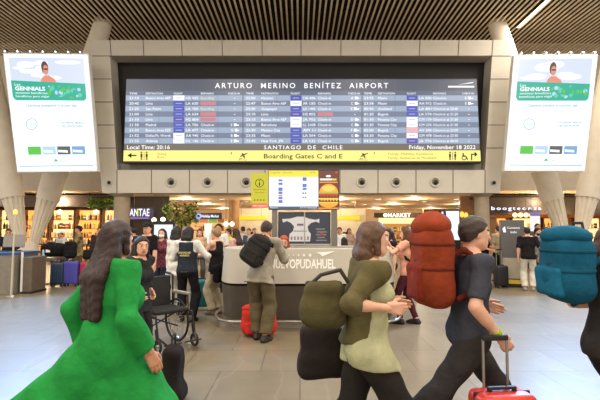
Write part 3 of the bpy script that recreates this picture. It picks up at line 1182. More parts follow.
def ad_panel(quad, label, aimx, thick=.22, Y=16.0):
    tl, tr, br_, bl = [at(x, y, Y) for x, y in quad]
    c = (tl + tr + br_ + bl) / 4
    root = empty('advertising_panel', c, 0, label, 'advertising panel')

    def P(u, v, d=0.0):
        p = (tl * (1 - u) + tr * u) * (1 - v) + (bl * (1 - u) + br_ * u) * v
        return p - c + Vector((0, -d, 0))

    def poly(mb, pts, mt, d):
        mb.quad([P(u, v * .74 if v < .57 else v, d) for u, v in pts], mt)

    MB().prism([P(-.012, 1.012), P(1.012, 1.012), P(1.012, -.012), P(-.012, -.012)], (0, thick, 0), WHITE).build('light_box', None, root)
    m = MB()
    poly(m, [(0, 1), (1, 1), (1, 0), (0, 0)], PGLOW, .01)
    m.build('lit_face', None, root)
    m = MB()
    poly(m, [(.05, .46), (.95, .42), (.95, .04), (.05, .04)], SKY1, .014)
    for k in range(9):
        u0, v0 = .06 + rnd.random() * .55, .06 + rnd.random() * .2
        w, h = .15 + rnd.random() * .2, .015 + rnd.random() * .03
        poly(m, [(u0 + w * (.5 + .5 * math.cos(t)), v0 + h * (1 + math.sin(t))) for t in [-i * math.pi / 6 for i in range(12)]], SKY2, .015 + k * .0006)
    # woman with sunglasses
    el_ = lambda cu, cv, ru, rv: [(cu + ru * math.cos(t), cv + rv * math.sin(t)) for t in [-i * math.pi / 9 for i in range(18)]]
    poly(m, el_(.475, .155, .042, .075), PHAIR, .022)
    poly(m, el_(.48, .12, .026, .022), PHAIR, .023)
    poly(m, [(.40, .36), (.62, .36), (.58, .29), (.52, .25), (.46, .25), (.42, .29)], PSKIN, .0235)
    poly(m, el_(.485, .185, .032, .058), PSKIN, .024)
    poly(m, [(.46, .185), (.515, .185), (.515, .165), (.46, .165)], PHAIR, .025)
    poly(m, [(.05, .50), (.08, .54), (.92, .545), (.95, .52), (.95, .345), (.05, .31)][::1], TEAL, .027)
    for k in range(26):
        u0, v0 = .48 + rnd.random() * .44, .37 + rnd.random() * .14
        poly(m, el_(u0, v0, .008 + rnd.random() * .02, .008 + rnd.random() * .02), (TEAL2, GREENP, PBLUE, TEAL2)[k % 4], .0275 + k * .0002)
    cards = [(.16, GREENP), (.345, PBLUE), (.53, PCHAR), (.715, emit('poster_photo_card', '6f9cc0', .95))]
    for u, mt in cards:
        poly(m, [(u, .865), (u + .165, .865), (u + .165, .795), (u, .795)], mt, .02)
        if u > .2:
            poly(m, [(u + .01, .845), (u + .13, .85), (u + .13, .83), (u + .01, .825)], TW, .021)
    poly(m, [(.47, .925), (.53, .925), (.51, .905), (.495, .90)], GREENP, .02)
    poly(m, [(.03, .965), (.97, .965), (.97, .958), (.03, .958)], PGREY, .02)
    m.build('poster_print', None, root)
    ru, uu = (tr - tl).normalized(), (tl - bl).normalized()
    hgt = (tl - bl).length
    m = MB()

    def T(s, mt, u, v, cap, width=None, align='l', bold=0.0):
        m.text(s, mt, 0, 0, Y, 1, None, align, bold, ru, uu, .034, world=P(u, v)) if False else None
        m.text(s, mt, 0, 0, Y, cap * hgt / pxm(Y), width * (tr - tl).length / pxm(Y) if width else None, align, bold, ru, uu, 0.0, world=P(u, v, .034))
    T('Los', TW, .09, .277, .026)
    T('GENNIALS', TW, .09, .315, .032, .36, 'l', .03)
    T('tenemos beneficios', TW, .09, .345, .019, .38)
    T('beneficios para viajar', TW, .09, .374, .019, .40)
    T('¡Queremos premiarte', PGREY, .20, .455, .026, .33, 'l', .02)
    T('en tu próximo viaje!', PGREY, .55, .455, .026, .27, 'l', .02)
    T('Gennials', PGREY, .195, .615, .022, .10)
    T('Los mejores destinos\ny las mejores fechas', PGREY, .60, .60, .020, .28, 'l', .02)
    T('viaja', PGREY, .55, .925, .018)
    m.torus(P(.245, .605, .03), .19, .012, 'y', PGREY, 28, 6)
    m.build('poster_lettering', None, root)
    # small flood lamps along the top edge
    for k, u in enumerate((.05, .2, .35, .5, .65, .8, .94)):
        q = P(u, -.022, .10)
        lp = MB().cone(q + Vector((0, .12, -.02)), q, .02, .02, STEEL, 8).cone(q + Vector((0, 0, .01)), q + Vector((0, -.07, -.05)), .026, .034, STEEL, 12).build('flood_lamp', None, root)
        MB().cone(q + Vector((0, -.072, -.052)), q + Vector((0, -.078, -.056)), .030, .030, emit('flood_glow', 'e4efff', 2.5), 12).build('flood_lens', None, lp)
        if k in (1, 3, 5):
            l = bpy.data.lights.new('flood_light', 'SPOT')
            l.energy, l.color, l.shadow_soft_size, l.spot_size, l.spot_blend = FLOOD, (.26, .54, 1.0), .05, math.radians(44), .55
            o = bpy.data.objects.new('flood_light', l)
            o.parent = root
            o.location = q + Vector((0, -.14, -.10))
            aim = Vector((aimx, 6.6, 0)) - (c + o.location)
            o.rotation_euler = aim.to_track_quat('-Z', 'Y').to_euler()
            C.objects.link(o)
    return root


ad_panel([(4, 54), (87.5, 55), (96.5, 170), (18, 171)], 'tall lit white billboard with teal advert hanging before the left pair of leaning columns', -4.6)
ad_panel([(515, 56), (597, 55), (584, 170), (505.5, 169.5)], 'tall lit white billboard with teal advert hanging before the right pair of leaning columns', 3.9)

# ------------------------------------------------------------------ leaning V columns
def spindle(name, base, top, prof, label):
    """prof: (t along the axis, radius)"""
    base, top = Vector(base), Vector(top)
    root = empty(name, base, 0, label, 'column')
    ax = top - base
    q = Vector((0, 0, 1)).rotation_difference(ax.normalized()).to_matrix()
    L = ax.length
    m = MB()
    flut = MB()
    sgn = 32
    vs, fs = [], []
    cut = .215
    lo = [(t, r) for t, r in prof if t < cut] + [(cut, np.interp(cut, [p[0] for p in prof], [p[1] for p in prof]))]
    hi = [(cut, lo[-1][1] * 1.07), (cut + .012, lo[-1][1] * 1.09)] + [(t, r) for t, r in prof if t > cut + .02]
    for pr, mb, fl in ((lo, flut, True), (hi, m, False)):
        vs, fs = [], []
        for t, r in pr:
            for k in range(48):
                a = 2 * math.pi * k / 48
                rr = r * (1 - (.17 if fl and k % 4 == 0 else 0))
                vs.append(q @ Vector((rr * math.cos(a), rr * math.sin(a), t * L)))
        n = len(pr)
        for i in range(n - 1):
            for k in range(48):
                j = (k + 1) % 48
                fs.append((i * 48 + k, i * 48 + j, (i + 1) * 48 + j, (i + 1) * 48 + k))
        mb._new(vs, fs, CREAM)
    flut.build('fluted_shaft', None, root, smooth=False)
    m.build('sheath', None, root, smooth=True)
    return root


CY = 18.2
for sgn_, side in ((1, 'left'), (-1, 'right')):
    fx = lambda x: x if sgn_ == 1 else 600 - x
    inner_b, inner_t = at(fx(31), 252, CY), at(fx(106), 14, CY)
    outer_b, outer_t = at(fx(23), 252, CY), at(fx(-23), 8, CY)
    k = CY / FPX
    prof = [(0, 4.2 * k), (.05, 5.2 * k), (.215, 9.9 * k), (.32, 11.6 * k), (.5, 12.0 * k), (.75, 10.4 * k), (.97, 8.6 * k)]
    spindle('leaning_column', inner_b, inner_t, prof, 'cream tapered column leaning inwards to the ceiling beside the %s end of the gantry' % side)
    spindle('leaning_column', outer_b, outer_t, prof, 'cream tapered column leaning outwards at the %s edge of the hall' % side)
    b = at(fx(28), 242, CY)
    z = b.z
    MB_ = MB().lathe([(.52, 0), (.52, .06), (.42, .10), (.40, z - .25), (.34, z)], CREAM, 32, (b.x, CY, 0))
    tag(MB_.build('column_base', None, None, smooth=True), 'round cream pedestal below the %s pair of leaning columns' % side, 'column base')


# ------------------------------------------------------------------ shops and far hall
def FY(y):
    v = (200 - y) / FPX
    ct, st = math.cos(TILT), math.sin(TILT)
    return -CAM_Z * (ct - v * st) / (st + v * ct)


def spot(loc, power, color, size=.06, angle=150, parent=None):
    l = bpy.data.lights.new('lamp_light', 'POINT')
    l.energy = power
    l.color = color
    l.shadow_soft_size = size
    o = bpy.data.objects.new('lamp_light', l)
    o.location = loc
    C.objects.link(o)
    if parent:
        o.parent = parent
    return o


DGLOW = emit('downlight_glow', 'fff0d2', 12.0)
proto = None
spots = []
for j, y in enumerate((28.6, 31.5, 34.8, 38.5, 42.6)):
    for i, x in enumerate(np.arange(-14.4, 14.5, 2.4)):
        spots.append((x + (1.2 if j % 2 else 0), y, 3.4))
for x in (-16.2, -12.2, -8.4, 8.4, 12.2, 16.2):
    spots.append((x, 23.6, 3.4))
for x, y, z in spots:
    if proto is None:
        proto = empty('downlight', (x, y, z), 0, 'small round warm downlight in the low ceiling of the shop hall', 'downlight', 'downlights in the low shop ceilings')
        MB().torus((0, 0, -.01), .15, .025, 'z', WHITE, 20, 6).build('trim_ring', None, proto, smooth=True)
        MB().cone((0, 0, -.012), (0, 0, 0), .12, .12, DGLOW, 20).build('lamp', None, proto)
    else:
        c = copy_tree(proto)
        c.location = (x, y, z)
# the downlights' own light, one light for each neighbourhood of fixtures
for x in (-12, -7, -2.4, 2.4, 7, 12):
    for y in (28.6, 34.8, 42.6):
        spot((x, y, 2.95), 170, (1, .80, .55))
for x in (-16.2, -12.2, -8.4, 8.4, 12.2, 16.2):
    spot((x, 23.6, 2.95), 80, (1, .82, .6))

SHELFW = mat('shelf_wood', '6d4a2c', .6, var=.15, scale=6)
SGLOW = emit('shelf_painted_glow', 'ff9c44', 1.5)  # the shops' inner brightness is put into the shelves' back panels
SGLOW2 = emit('shelf_painted_glow_pale', 'ffcf86', 1.5)
BCOLS = [('3a4a22', .3), ('7a2a1a', .3), ('2a1c14', .3), ('c98a35', .35), ('e8d9b8', .4), ('b8452c', .4), ('56682c', .4), ('d9b27a', .35), ('3c2a55', .4), ('efe6d6', .4)]


def shelf_unit(x0, x1, y, h, label, group, nb=9, rows=5, glow=None, goods_label='bottle', goods_group=None):
    w = x1 - x0
    r = empty('shop_shelf', ((x0 + x1) / 2, y, 0), 0, label, 'shelf', group)
    m = MB()
    m.bx(-w / 2, -w / 2 + .05, -.2, .2, 0, h, SHELFW).bx(w / 2 - .05, w / 2, -.2, .2, 0, h, SHELFW).bx(-w / 2, w / 2, -.2, .2, h - .05, h, SHELFW).bx(-w / 2, w / 2, -.2, .2, 0, .12, SHELFW)
    m.build('carcass', None, r)
    MB().bx(-w / 2 + .05, w / 2 - .05, .16, .19, .12, h - .05, glow or SGLOW).build('glow_back_panel', None, r)
    zs = [.12 + (h - .2) * k / rows for k in range(rows)]
    for k in range(1, rows):
        MB().bx(-w / 2 + .05, w / 2 - .05, -.2, .16, zs[k] - .03, zs[k], SHELFW).build('shelf_board', None, r)
    gap = (h - .2) / rows
    for k in range(rows):
        for i in range(nb):
            if rnd.random() < .1:
                continue
            px = (x0 + x1) / 2 - w / 2 + .14 + (w - .28) * i / (nb - 1)
            good((px, y - .05 + rnd.uniform(-.04, .04), zs[k] + .001), gap * .82, goods_label, goods_group)
    return r


protos = {}


def good(loc, hmax, label, group):
    col, rg = rnd.choice(BCOLS)
    kind = 'bottle' if rnd.random() < .72 else 'gift_box'
    key = (kind, col)
    if key not in protos:
        m = MB()
        mm = mat('goods_' + col, col, rg, var=.1)
        if kind == 'bottle':
            m.lathe([(.045, 0), (.048, .02), (.048, .19), (.035, .22), (.016, .25), (.015, .32), (0, .32)], mm, 10)
        else:
            m.bx(-.06, .06, -.05, .05, 0, .27, mm).bx(-.061, .061, -.051, .051, .10, .16, mat('goods_band', 'e9d9b4', .5))
        o = m.build(kind, None, None, smooth=(kind == 'bottle'))
        protos[key] = o.data
        bpy.data.objects.remove(o)
    o = bpy.data.objects.new(kind, protos[key])
    C.objects.link(o)
    o.location = loc
    sc = min(1.15, hmax / .32) * rnd.uniform(.78, 1.0)
    o.scale = (sc * 1.15, sc * 1.15, sc)
    tag(o, '%s on the lit shelves of the %s' % ('bottle standing' if kind == 'bottle' else 'banded gift box standing', label), 'bottle' if kind == 'bottle' else 'box', ('bottles' if kind == 'bottle' else 'boxes') + ' on shelves of the ' + label)


FASC = mat('fascia_brown', '57493f', .6, var=.06)
FASC2 = mat('fascia_dark', '33291f', .6, var=.06)

# left shop: bottle shelves behind the leaning columns
tag(MB().bx(-19.9, -9.55, 23.9, 24.1, 2.72, 3.25, FASC).bx(-19.9, -9.55, 23.9, 26.5, 3.2, 3.3, FASC).build('trim_1'), kind='structure')
tag(MB().bx(-19.9, -9.5, 26.5, 26.7, 0, 3.39, FASC2).build('wall_shop_left'), kind='structure')
for k in range(5):
    x0 = -16.8 + k * 1.45
    shelf_unit(x0, x0 + 1.38, 26.1, 2.65, ['first', 'second', 'third', 'fourth', 'fifth'][k] + ' tall glow-backed bottle shelf of the left shop counted from the left', 'bottle shelves of the left shop', 8, 5, SGLOW if k % 2 else SGLOW2, 'left shop')
# display tables in the shop
for i, (px, Y) in enumerate(((45, 23.4), (66, 22.6), (95, 22.8))):
    p = at(px, 240, Y)
    r = empty('display_table', (p.x, Y, 0), 0, ['low wooden display table behind the black duffel bag', 'wooden display table behind the person in the white cap', 'wooden display table under the hanging greenery'][i], 'table')
    MB().bx(-.6, .6, -.35, .35, .78, .84, SHELFW).build('table_top', None, r)
    for sx in (-.52, .52):
        for sy in (-.28, .28):
            MB().bx(sx - .03, sx + .03, sy - .03, sy + .03, 0, .78, SHELFW).build('leg', None, r)
    for k in range(6):
        good((p.x - .45 + .18 * k, Y - .1, .841), .32, 'display table', None)
for i, px in enumerate((48, 60, 96)):
    p = at(px, 212, 24.6)
    r = empty('pendant_lamp', p, 0, 'warm globe pendant lamp glowing inside the left shop', 'lamp', 'globe pendants of the left shop')
    MB().cone((0, 0, .1), (0, 0, 3.2 - p.z), .012, .012, DARK, 6).build('cord', None, r)
    MB().ball((0, 0, 0), (.12, .12, .12), emit('globe_glow', 'ffd9a0', 5), 14, 8).build('globe', None, r, smooth=True)
    l = bpy.data.lights.new('globe_light', 'POINT')
    l.energy, l.color, l.shadow_soft_size = 60, (1, .7, .38), .13
    o = bpy.data.objects.new('globe_light', l)
    o.location = p - Vector((0, .25, .1))
    C.objects.link(o)

LEAFS = [mat('leaf_green', '6a9a3a', .55, var=.25, scale=5), mat('leaf_light', 'a9c44a', .55, var=.2, scale=5), mat('leaf_dark', '47682e', .6, var=.2, scale=5)]


def leaves(mb, c, rad, n, size):
    for _ in range(n):
        while True:
            d = Vector((rnd.uniform(-1, 1), rnd.uniform(-1, 1), rnd.uniform(-1, 1)))
            if d.length < 1:
                break
        p = Vector(c) + Vector((d.x * rad[0], d.y * rad[1], d.z * rad[2]))
        a = Vector((rnd.gauss(0, 1), rnd.gauss(0, 1), rnd.gauss(0, .6) - .3)).normalized()
        b = a.orthogonal().normalized()
        b.rotate(Matrix.Rotation(rnd.random() * 6, 3, a))
        L, W = size * rnd.uniform(.7, 1.3), size * .22
        n_ = a.cross(b) * (W * .35)
        mt = rnd.choice(LEAFS)
        mb._new([p, p + a * L * .5 + b * W + n_, p + a * L, p + a * L * .5 - b * W + n_, p + a * L * .5 - n_ * .4], [(0, 4, 1), (4, 2, 1), (0, 3, 4), (4, 3, 2)], mt)


# hanging greenery over the shop front next to the round concrete column
g0 = at(89, 205, 23.4)
r = empty('hanging_greenery', g0, 0, 'trailing green plants hanging from a dark trellis left of the concrete column', 'plant')
g1 = at(115, 205, 23.4) - g0
MB().bx(0, g1.x, -.03, .03, .36, .42, DARK).bx(0, .05, -.03, .03, .4, 3.38 - g0.z, DARK).bx(g1.x - .05, g1.x, -.03, .03, .4, 3.38 - g0.z, DARK).build('trellis', None, r)
m = MB()
for k in range(16):
    u = k / 15
    leaves(m, (g1.x * u, 0, .12 + .12 * u - .1 * rnd.random()), (.12, .18, .28), 34, .17)
m.build('foliage', None, r)
m = MB()
for k in range(9):
    u = rnd.random()
    m.cone((g1.x * u, rnd.uniform(-.1, .1), .4), (g1.x * u + .05, 0, -.35 - .3 * rnd.random()), .008, .006, LEAFS[2], 5)
m.build('stems', None, r)
# dark shop wall under the greenery
tag(MB().bx(-9.45, -8.4, 26.6, 26.8, 0, 3.39, FASC2).build('wall_shop_dark'), kind='structure')

# indoor tree
p = at(181, 230, 24.2)
r = empty('indoor_tree', (p.x, 24.2, 0), 0, 'leafy indoor tree in a pot rising behind the crowd near the lit totem', 'tree')
MB().lathe([(.26, 0), (.34, .5), (.36, .55), (.30, .55), (.28, .46), (0, .46)], mat('pot_grey', '6b6259', .7), 24).build('pot', None, r, smooth=True)
m = MB().tube([Vector((0, 0, .45)), Vector((.04, 0, 1.2)), Vector((0, .03, 2.1))], .045, SHELFW, 8)
for k in range(7):
    a = k * .9
    m.cone((0, .03, 1.7 + .05 * k), (.45 * math.cos(a), .45 * math.sin(a), 2.2 + .07 * k), .025, .01, SHELFW, 6)
m.build('trunk', None, r)
m = MB()
for k in range(12):
    a = k * 2.4
    leaves(m, (.6 * math.cos(a), .5 * math.sin(a), 2.35 + .42 * math.sin(k * 1.7)), (.42, .36, .36), 40, .22)
m.build('foliage', None, r)

# purple shop sign near the concrete column
Y = 25.8
Y = 26.12
r = empty('shop_sign', at(141, 214, Y), 0, 'dark violet shop sign with striped pale letters right of the concrete column', 'sign')
o0 = r.location
m = MB()
m.prism([at(129, 219.5, Y) - o0, at(153, 219.5, Y) - o0, at(153, 207.5, Y) - o0, at(129, 207.5, Y) - o0], (0, .15, 0), emit('sign_violet', '33264c', .6))
m.build('sign_board', None, r)
m = MB()
m.text('ANTAE', emit('sign_letters_pale', 'd9d6f0', 1.3), 129.5, 216, Y, 7.2, 20, 'l', .02, depth=.02)
for v in m.bm.verts:
    v.co -= o0
m.build('sign_letters', None, r)
m = MB()
m.prism([at(136.8, 216, Y - .03) - o0, at(138.2, 216, Y - .03) - o0, at(138.2, 209, Y - .03) - o0, at(136.8, 209, Y - .03) - o0], (0, .01, 0), emit('sign_lime', 'b9d43c', 1.2))
m.prism([at(130, 218.8, Y - .03) - o0, at(149, 218.8, Y - .03) - o0, at(149, 217.3, Y - .03) - o0, at(130, 217.3, Y - .03) - o0], (0, .01, 0), emit('sign_purple', '7d5aa8', 1.0))
m.build('sign_accents', None, r)
tag(MB().bx(-9.3, -7.4, 26.3, 26.5, 0, 3.39, FASC2).build('wall_shop_violet'), kind='structure')
for i, (px, py) in enumerate(((154, 220), (163, 219.5))):
    p = at(px, py, 24.5)
    r = empty('globe_lamp', p, 0, ['white globe lamp left above the lit totem', 'white globe lamp above the lit totem'][i], 'lamp')
    MB().ball((0, 0, 0), (.12, .12, .12), emit('globe_white', 'fff0cf', 4), 16, 10).build('globe', None, r, smooth=True)
    MB().cone((0, 0, .14), (0, 0, 3.38 - p.z), .015, .015, DARK, 6).build('stem', None, r)

# middle shop with a dark lit sign and coloured boxes
Y = 31.0
p0, p1 = at(195, 225, Y), at(222, 225, Y)
r = empty('shop_display_shelf', (p0.x, Y, 0), 0, 'shop front with a dark lit sign and green and orange header boards behind the crowd', 'shelf')
W = p1.x - p0.x


def rel(x, y, d=0.0):
    q = at(x, y, Y)
    return Vector((q.x - p0.x, -d, q.z))


m = MB()
m.prism([rel(193, 219.3, .1), rel(222, 219.3, .1), rel(222, 213, .1), rel(193, 213, .1)], (0, .3, 0), mat('sign_navy', '2b2a3c', .5))
m.build('sign_board', None, r)
m = MB()
m.text('Holiday Market', emit('sign_blue_white', 'cfdcff', 1.5), 202, 217.4, Y, 2.6, 17, 'l', .01, depth=.11)
for v in m.bm.verts:
    v.co -= Vector((p0.x, Y, 0))
m.torus(rel(199, 216.2, .12), .14, .05, 'y', emit('sign_blue', '6f8be0', 1.5), 18, 6)
m.build('sign_letters', None, r)
for (a, b, c_) in ((190, 194, 'd9862e'), (194.2, 198.8, '3d6b2a'), (199.4, 207.8, 'd0703c'), (208.6, 217, '77a83a'), (217.8, 224, '9c5f33')):
    MB().prism([rel(a, 222.6), rel(b, 222.6), rel(b, 218.8), rel(a, 218.8)], (0, .1, 0), emit('header_' + c_, c_, .8)).build('header_board', None, r)
MB().bx(-.4, W + .3, .5, .6, 0, 2.2, emit('shop_glow', 'e9b070', .9)).build('glow_back_wall', None, r)  # interior shop light put into an emissive wall
MB().prism([rel(205, 243, .2), rel(212.5, 243, .2), rel(212.5, 223.5, .2), rel(205, 223.5, .2)], (0, .06, 0), emit('poster_ivory', 'e9e4da', .95)).build('poster_panel', None, r)
for k in range(14):
    good((p0.x + .1 + k * .13, Y + .3, 1.5), .4, 'middle shop', None) if k % 5 else None
MB().bx(-.2, W + .1, .12, .5, 1.44, 1.5, SHELFW).build('shelf_board', None, r)
MB().bx(-.2, W + .1, .12, .5, .7, .76, SHELFW).build('shelf_board', None, r)
for k in range(12):
    good((p0.x + .1 + k * .15, Y + .3, .761), .5, 'middle shop', None)
for i, px in enumerate((226, 232)):
    p = at(px, 224, 29)
    r = empty('globe_lamp', p, 0, ['left one of two warm globe lamps before the brown round pillar', 'right one of two warm globe lamps before the brown round pillar'][i], 'lamp')
    MB().ball((0, 0, 0), (.14, .14, .14), emit('globe_white', 'fff0cf', 4), 16, 10).build('globe', None, r, smooth=True)
    MB().cone((0, 0, .14), (0, 0, 3.38 - p.z), .015, .015, DARK, 6).build('stem', None, r)
p = at(234, 225, 29.8)
tag(MB().cone((p.x, 29.8, 0), (p.x, 29.8, 3.4), .34, .34, mat('pillar_brown', '8f6a42', .6), 24).build('round_pillar', None, None, smooth=True), 'brown round pillar beside the warm globe lamps at the back of the hall', 'pillar')

# check-in hall behind the desk: pale wall, yellow band, counters
Y = 30.5
a, b = at(238, 228, Y), at(366, 228, Y)
tag(MB().bx(a.x, b.x, Y + .1, Y + .3, 0, 2.9, mat('checkin_wall', 'cfc6b4', .6)).build('wall_checkin'), kind='structure')
for i, (x0, x1) in enumerate(((237, 266), (336, 360))):
    r = empty('yellow_sign_band', at(x0, 219, Y), 0, 'long plain yellow sign band over the counters at the %s of the information totem' % ('left' if i == 0 else 'right'), 'sign')
    o0 = r.location
    MB().prism([at(x0, 219.8, Y) - o0, at(x1, 219.8, Y) - o0, at(x1, 215.6, Y) - o0, at(x0, 215.6, Y) - o0], (0, .09, 0), emit('band_yellow', 'f2cd1e', .95)).build('band', None, r)
    MB().cone((.3, .05, .2), (.3, .05, 3.38 - o0.z), .02, .02, STEEL, 6).build('hanger', None, r)
    w = (at(x1, 219, Y) - o0).x
    MB().cone((w - .3, .05, .2), (w - .3, .05, 3.38 - o0.z), .02, .02, STEEL, 6).build('hanger', None, r)
for i, (x0, x1) in enumerate(((238, 262), (336, 357))):
    yy = 27.5 if i == 0 else 25
    p, q = at(x0, 240, yy), at(x1, 240, yy)
    r = empty('check_in_counter', ((p.x + q.x) / 2, yy, 0), 0, 'pale counter under the yellow band at the %s of the information totem' % ('left' if i == 0 else 'right'), 'counter')
    w = abs(q.x - p.x)
    MB().bx(-w / 2, w / 2, -.35, .35, 0, 1.0, mat('counter_pale', 'b8b0a2', .5)).build('counter_body', None, r, bevel=.03)
    MB().bx(-w / 2 - .05, w / 2 + .05, -.4, .4, 1.0, 1.06, GREYM).build('counter_top', None, r)
    MB().bx(-.2, .2, -.05, 0, 1.12, 1.4, DARK).bx(-.03, .03, -.05, 0, 1.06, 1.14, DARK).build('monitor', None, r)
    if i == 0:
        MB().bx(-w / 2 + .2, w / 2 - .1, -.37, -.35, .72, .92, emit('counter_red', 'd0604c', .8)).build('red_sign', None, r)

# right middle: market shop
Y = 30.0
p0, p1 = at(380, 225, Y), at(429, 225, Y)
r = empty('market_shop', (p0.x, Y, 0), 0, 'market shop with white sign letters over a cream light box at the right back', 'shop')
W = p1.x - p0.x
MB().prism([rel(374, 217.6, .06), rel(429, 217.6, .06), rel(429, 212.8, .06), rel(374, 212.8, .06)], (0, .2, 0), FASC2).build('sign_board', None, r)
m = MB()
m.text('MARKET', emit('sign_letters_white', 'fff4e0', 1.6), 387.5, 217.1, Y, 3.9, 23, 'l', .02, depth=.09)
for v in m.bm.verts:
    v.co -= Vector((p0.x, Y, 0))
m.cone(rel(385, 215.2, .09), rel(385, 215.2, .12), .13, .13, emit('sign_letters_white', 'fff4e0', 1.6), 12)
m.build('sign_letters', None, r)
MB().prism([rel(379, 223.6, .05), rel(428, 223.6, .05), rel(428, 218, .05), rel(379, 218, .05)], (0, .15, 0), emit('cream_lightbox', 'ffdd98', 1.15)).build('light_box', None, r)
MB().bx(0, W, .7, .8, 0, 2.1, emit('shop_glow_amber', 'd08a42', .8)).build('glow_back_wall', None, r)  # the wall itself emits, standing for light inside the market
for z in (.5, .95, 1.4):
    MB().bx(0, W, .3, .68, z - .04, z, SHELFW).build('shelf_board', None, r)
    for k in range(16):
        good((p0.x + .1 + k * .19, Y + .48, z + .001), .4, 'market shop', None)
Y = 27.8
p0 = at(424, 225, Y)
tag(MB().bx(p0.x, p0.x + 1.3, Y, Y + .2, 0, 2.75, mat('orange_wall', 'b5582a', .6)).build('orange_wall_panel'), 'orange wall panel beside the market shop', 'wall panel')

# big lit white screen on the right
Y = 22.5
p = at(450.5, 225, Y)
r = empty('lit_screen', (p.x, Y, 0), 0, 'tall pale blue lit advertising screen standing behind the red backpack', 'screen')
w = 17.5 * pxm(Y)
z0, z1 = at(450, 240, Y).z, at(450, 211, Y).z
MB().bx(-w / 2 - .05, w / 2 + .05, 0, .15, 0, z1 + .06, DARK).build('housing', None, r)
MB().bx(-w / 2, w / 2, -.012, 0, z0, z1, emit('screen_paleblue', 'cbdcf2', 1.25)).build('lit_face', None, r)
# dark shop passage between the screen and the right sign
p = at(461, 225, 26)
tag(MB().bx(p.x, p.x + 2.0, 26, 26.2, 0, 3.39, mat('passage_wall', '7a5a42', .7, var=.2)).build('wall_passage'), kind='structure')
p = at(472.5, 217, 25.9)
r = empty('exit_light', p, 0, 'small green exit light on the brown passage wall', 'exit light')
MB().bx(-.16, .16, -.03, 0, -.09, .09, emit('exit_green', '3fd06a', 1.6)).build('lit_face', None, r)
MB().bx(-.19, .19, 0, .06, -.12, .12, DARK).build('housing', None, r)
for i, px in enumerate((462, 466)):
    p = at(px, 214.5 + i, 25.8)
    r = empty('amber_lamp', p, 0, ['amber wall lamp left of the green exit light', 'second amber wall lamp left of the green exit light'][i], 'lamp')
    MB().ball((0, 0, 0), (.12, .1, .16), emit('amber_glow', 'ff9a3a', 2.2), 12, 8).build('shade', None, r, smooth=True)
    MB().bx(-.03, .03, 0, .2, -.03, .03, DARK).build('bracket', None, r)

# right shop with white script letters
Y = 24.0
xs0 = at(484, 225, Y).x
tag(MB().bx(xs0, 19.9, Y, Y + .2, 2.30, 3.25, FASC2).bx(xs0, 19.9, Y, Y + 2.6, 3.2, 3.3, FASC2).build('trim_2'), kind='structure')
tag(MB().bx(xs0, 19.9, 26.6, 26.8, 0, 3.39, mat('shop_wall_amber', 'a8622c', .7, var=.15)).build('wall_shop_right'), kind='structure')
o0 = at(491, 210, Y)
r = empty('shop_sign', o0, 0, 'row of white lit lower case letters on the dark fascia of the right shop', 'sign')
m = MB()
m.text('boogteonza', emit('sign_letters_cool', 'dfe4ff', 1.8), 491, 210, Y, 3.6, 50, 'l', 0, depth=.06, space=1.25)
for v in m.bm.verts:
    v.co -= o0
m.build('sign_letters', None, r)
MB().bx(-.05, 50 * pxm(Y), -.04, 0, -.03, -.005, DARK).build('rail', None, r)
for k in range(5):
    x0 = xs0 + .6 + k * 1.75
    shelf_unit(x0, x0 + 1.6, 26.2, 2.2, ['first', 'second', 'third', 'fourth', 'fifth'][k] + ' tall amber glow-backed shelf of the right shop counted from the left', 'shelves of the right shop', 7, 4, SGLOW2 if k in (1, 3) else SGLOW, 'right shop')
for i, px in enumerate((515, 520.5, 526, 531.5, 555, 580)):
    p = at(px, 215, 23.6)
    r = empty('pendant_lamp', p, 0, 'warm globe pendant in the row under the fascia of the right shop', 'lamp', 'globe pendants of the right shop')
    MB().ball((0, 0, 0), (.11, .11, .11), emit('globe_glow_amber', 'ffc070', 5), 14, 8).build('globe', None, r, smooth=True)
    MB().cone((0, 0, .1), (0, 0, 3.38 - p.z), .01, .01, DARK, 6).build('cord', None, r)
    if i in (1, 3, 4, 5):
        l = bpy.data.lights.new('globe_light', 'POINT')
        l.energy, l.color, l.shadow_soft_size = 60, (1, .7, .38), .13
        o = bpy.data.objects.new('globe_light', l)
        o.location = p - Vector((0, .25, .1))
        C.objects.link(o)
Y = 21.8
p = at(535.5, 225, Y)
r = empty('poster_stand', (p.x, Y, 0), 0, 'white poster stand with a small violet header behind the bearded man', 'poster stand')
w = 9.5 * pxm(Y)
zt = at(535, 216, Y).z
MB().bx(-w / 2, w / 2, 0, .06, .1, zt, emit('poster_ivory2', 'ece7e2', .9)).build('poster', None, r)
MB().bx(-w / 2, w / 2, 0, .07, zt, zt + .18, emit('sign_purple2', '6f64a0', .9)).build('header', None, r)
MB().bx(-w / 2 - .03, w / 2 + .03, -.2, .25, 0, .1, DARK).build('foot', None, r)

# dark bulkhead box on top of the right concrete column
p = at(482, 198, 18.2)

# ------------------------------------------------------------------ lit totem on the left
Y = 11.6
p = at(162.5, 285, Y)
r = empty('display_totem', (p.x, Y, 0), 0, 'dark framed display totem with a pale lit screen behind the woman in the plaid shirt', 'totem')
w, zt = 22.5 * pxm(Y), at(162, 221, Y).z
MB().bx(-w / 2, w / 2, 0, .12, 0, zt, DARK).build('housing', None, r, bevel=.01)
MB().bx(-w / 2 + .05, w / 2 - .05, -.006, 0, .62, zt - .09, emit('totem_pale', 'dde8ee', 1.0)).build('screen', None, r)
MB().bx(-.16, .10, -.012, -.006, .95, 1.25, emit('totem_print', '9db4c4', .9)).build('screen_print', None, r)

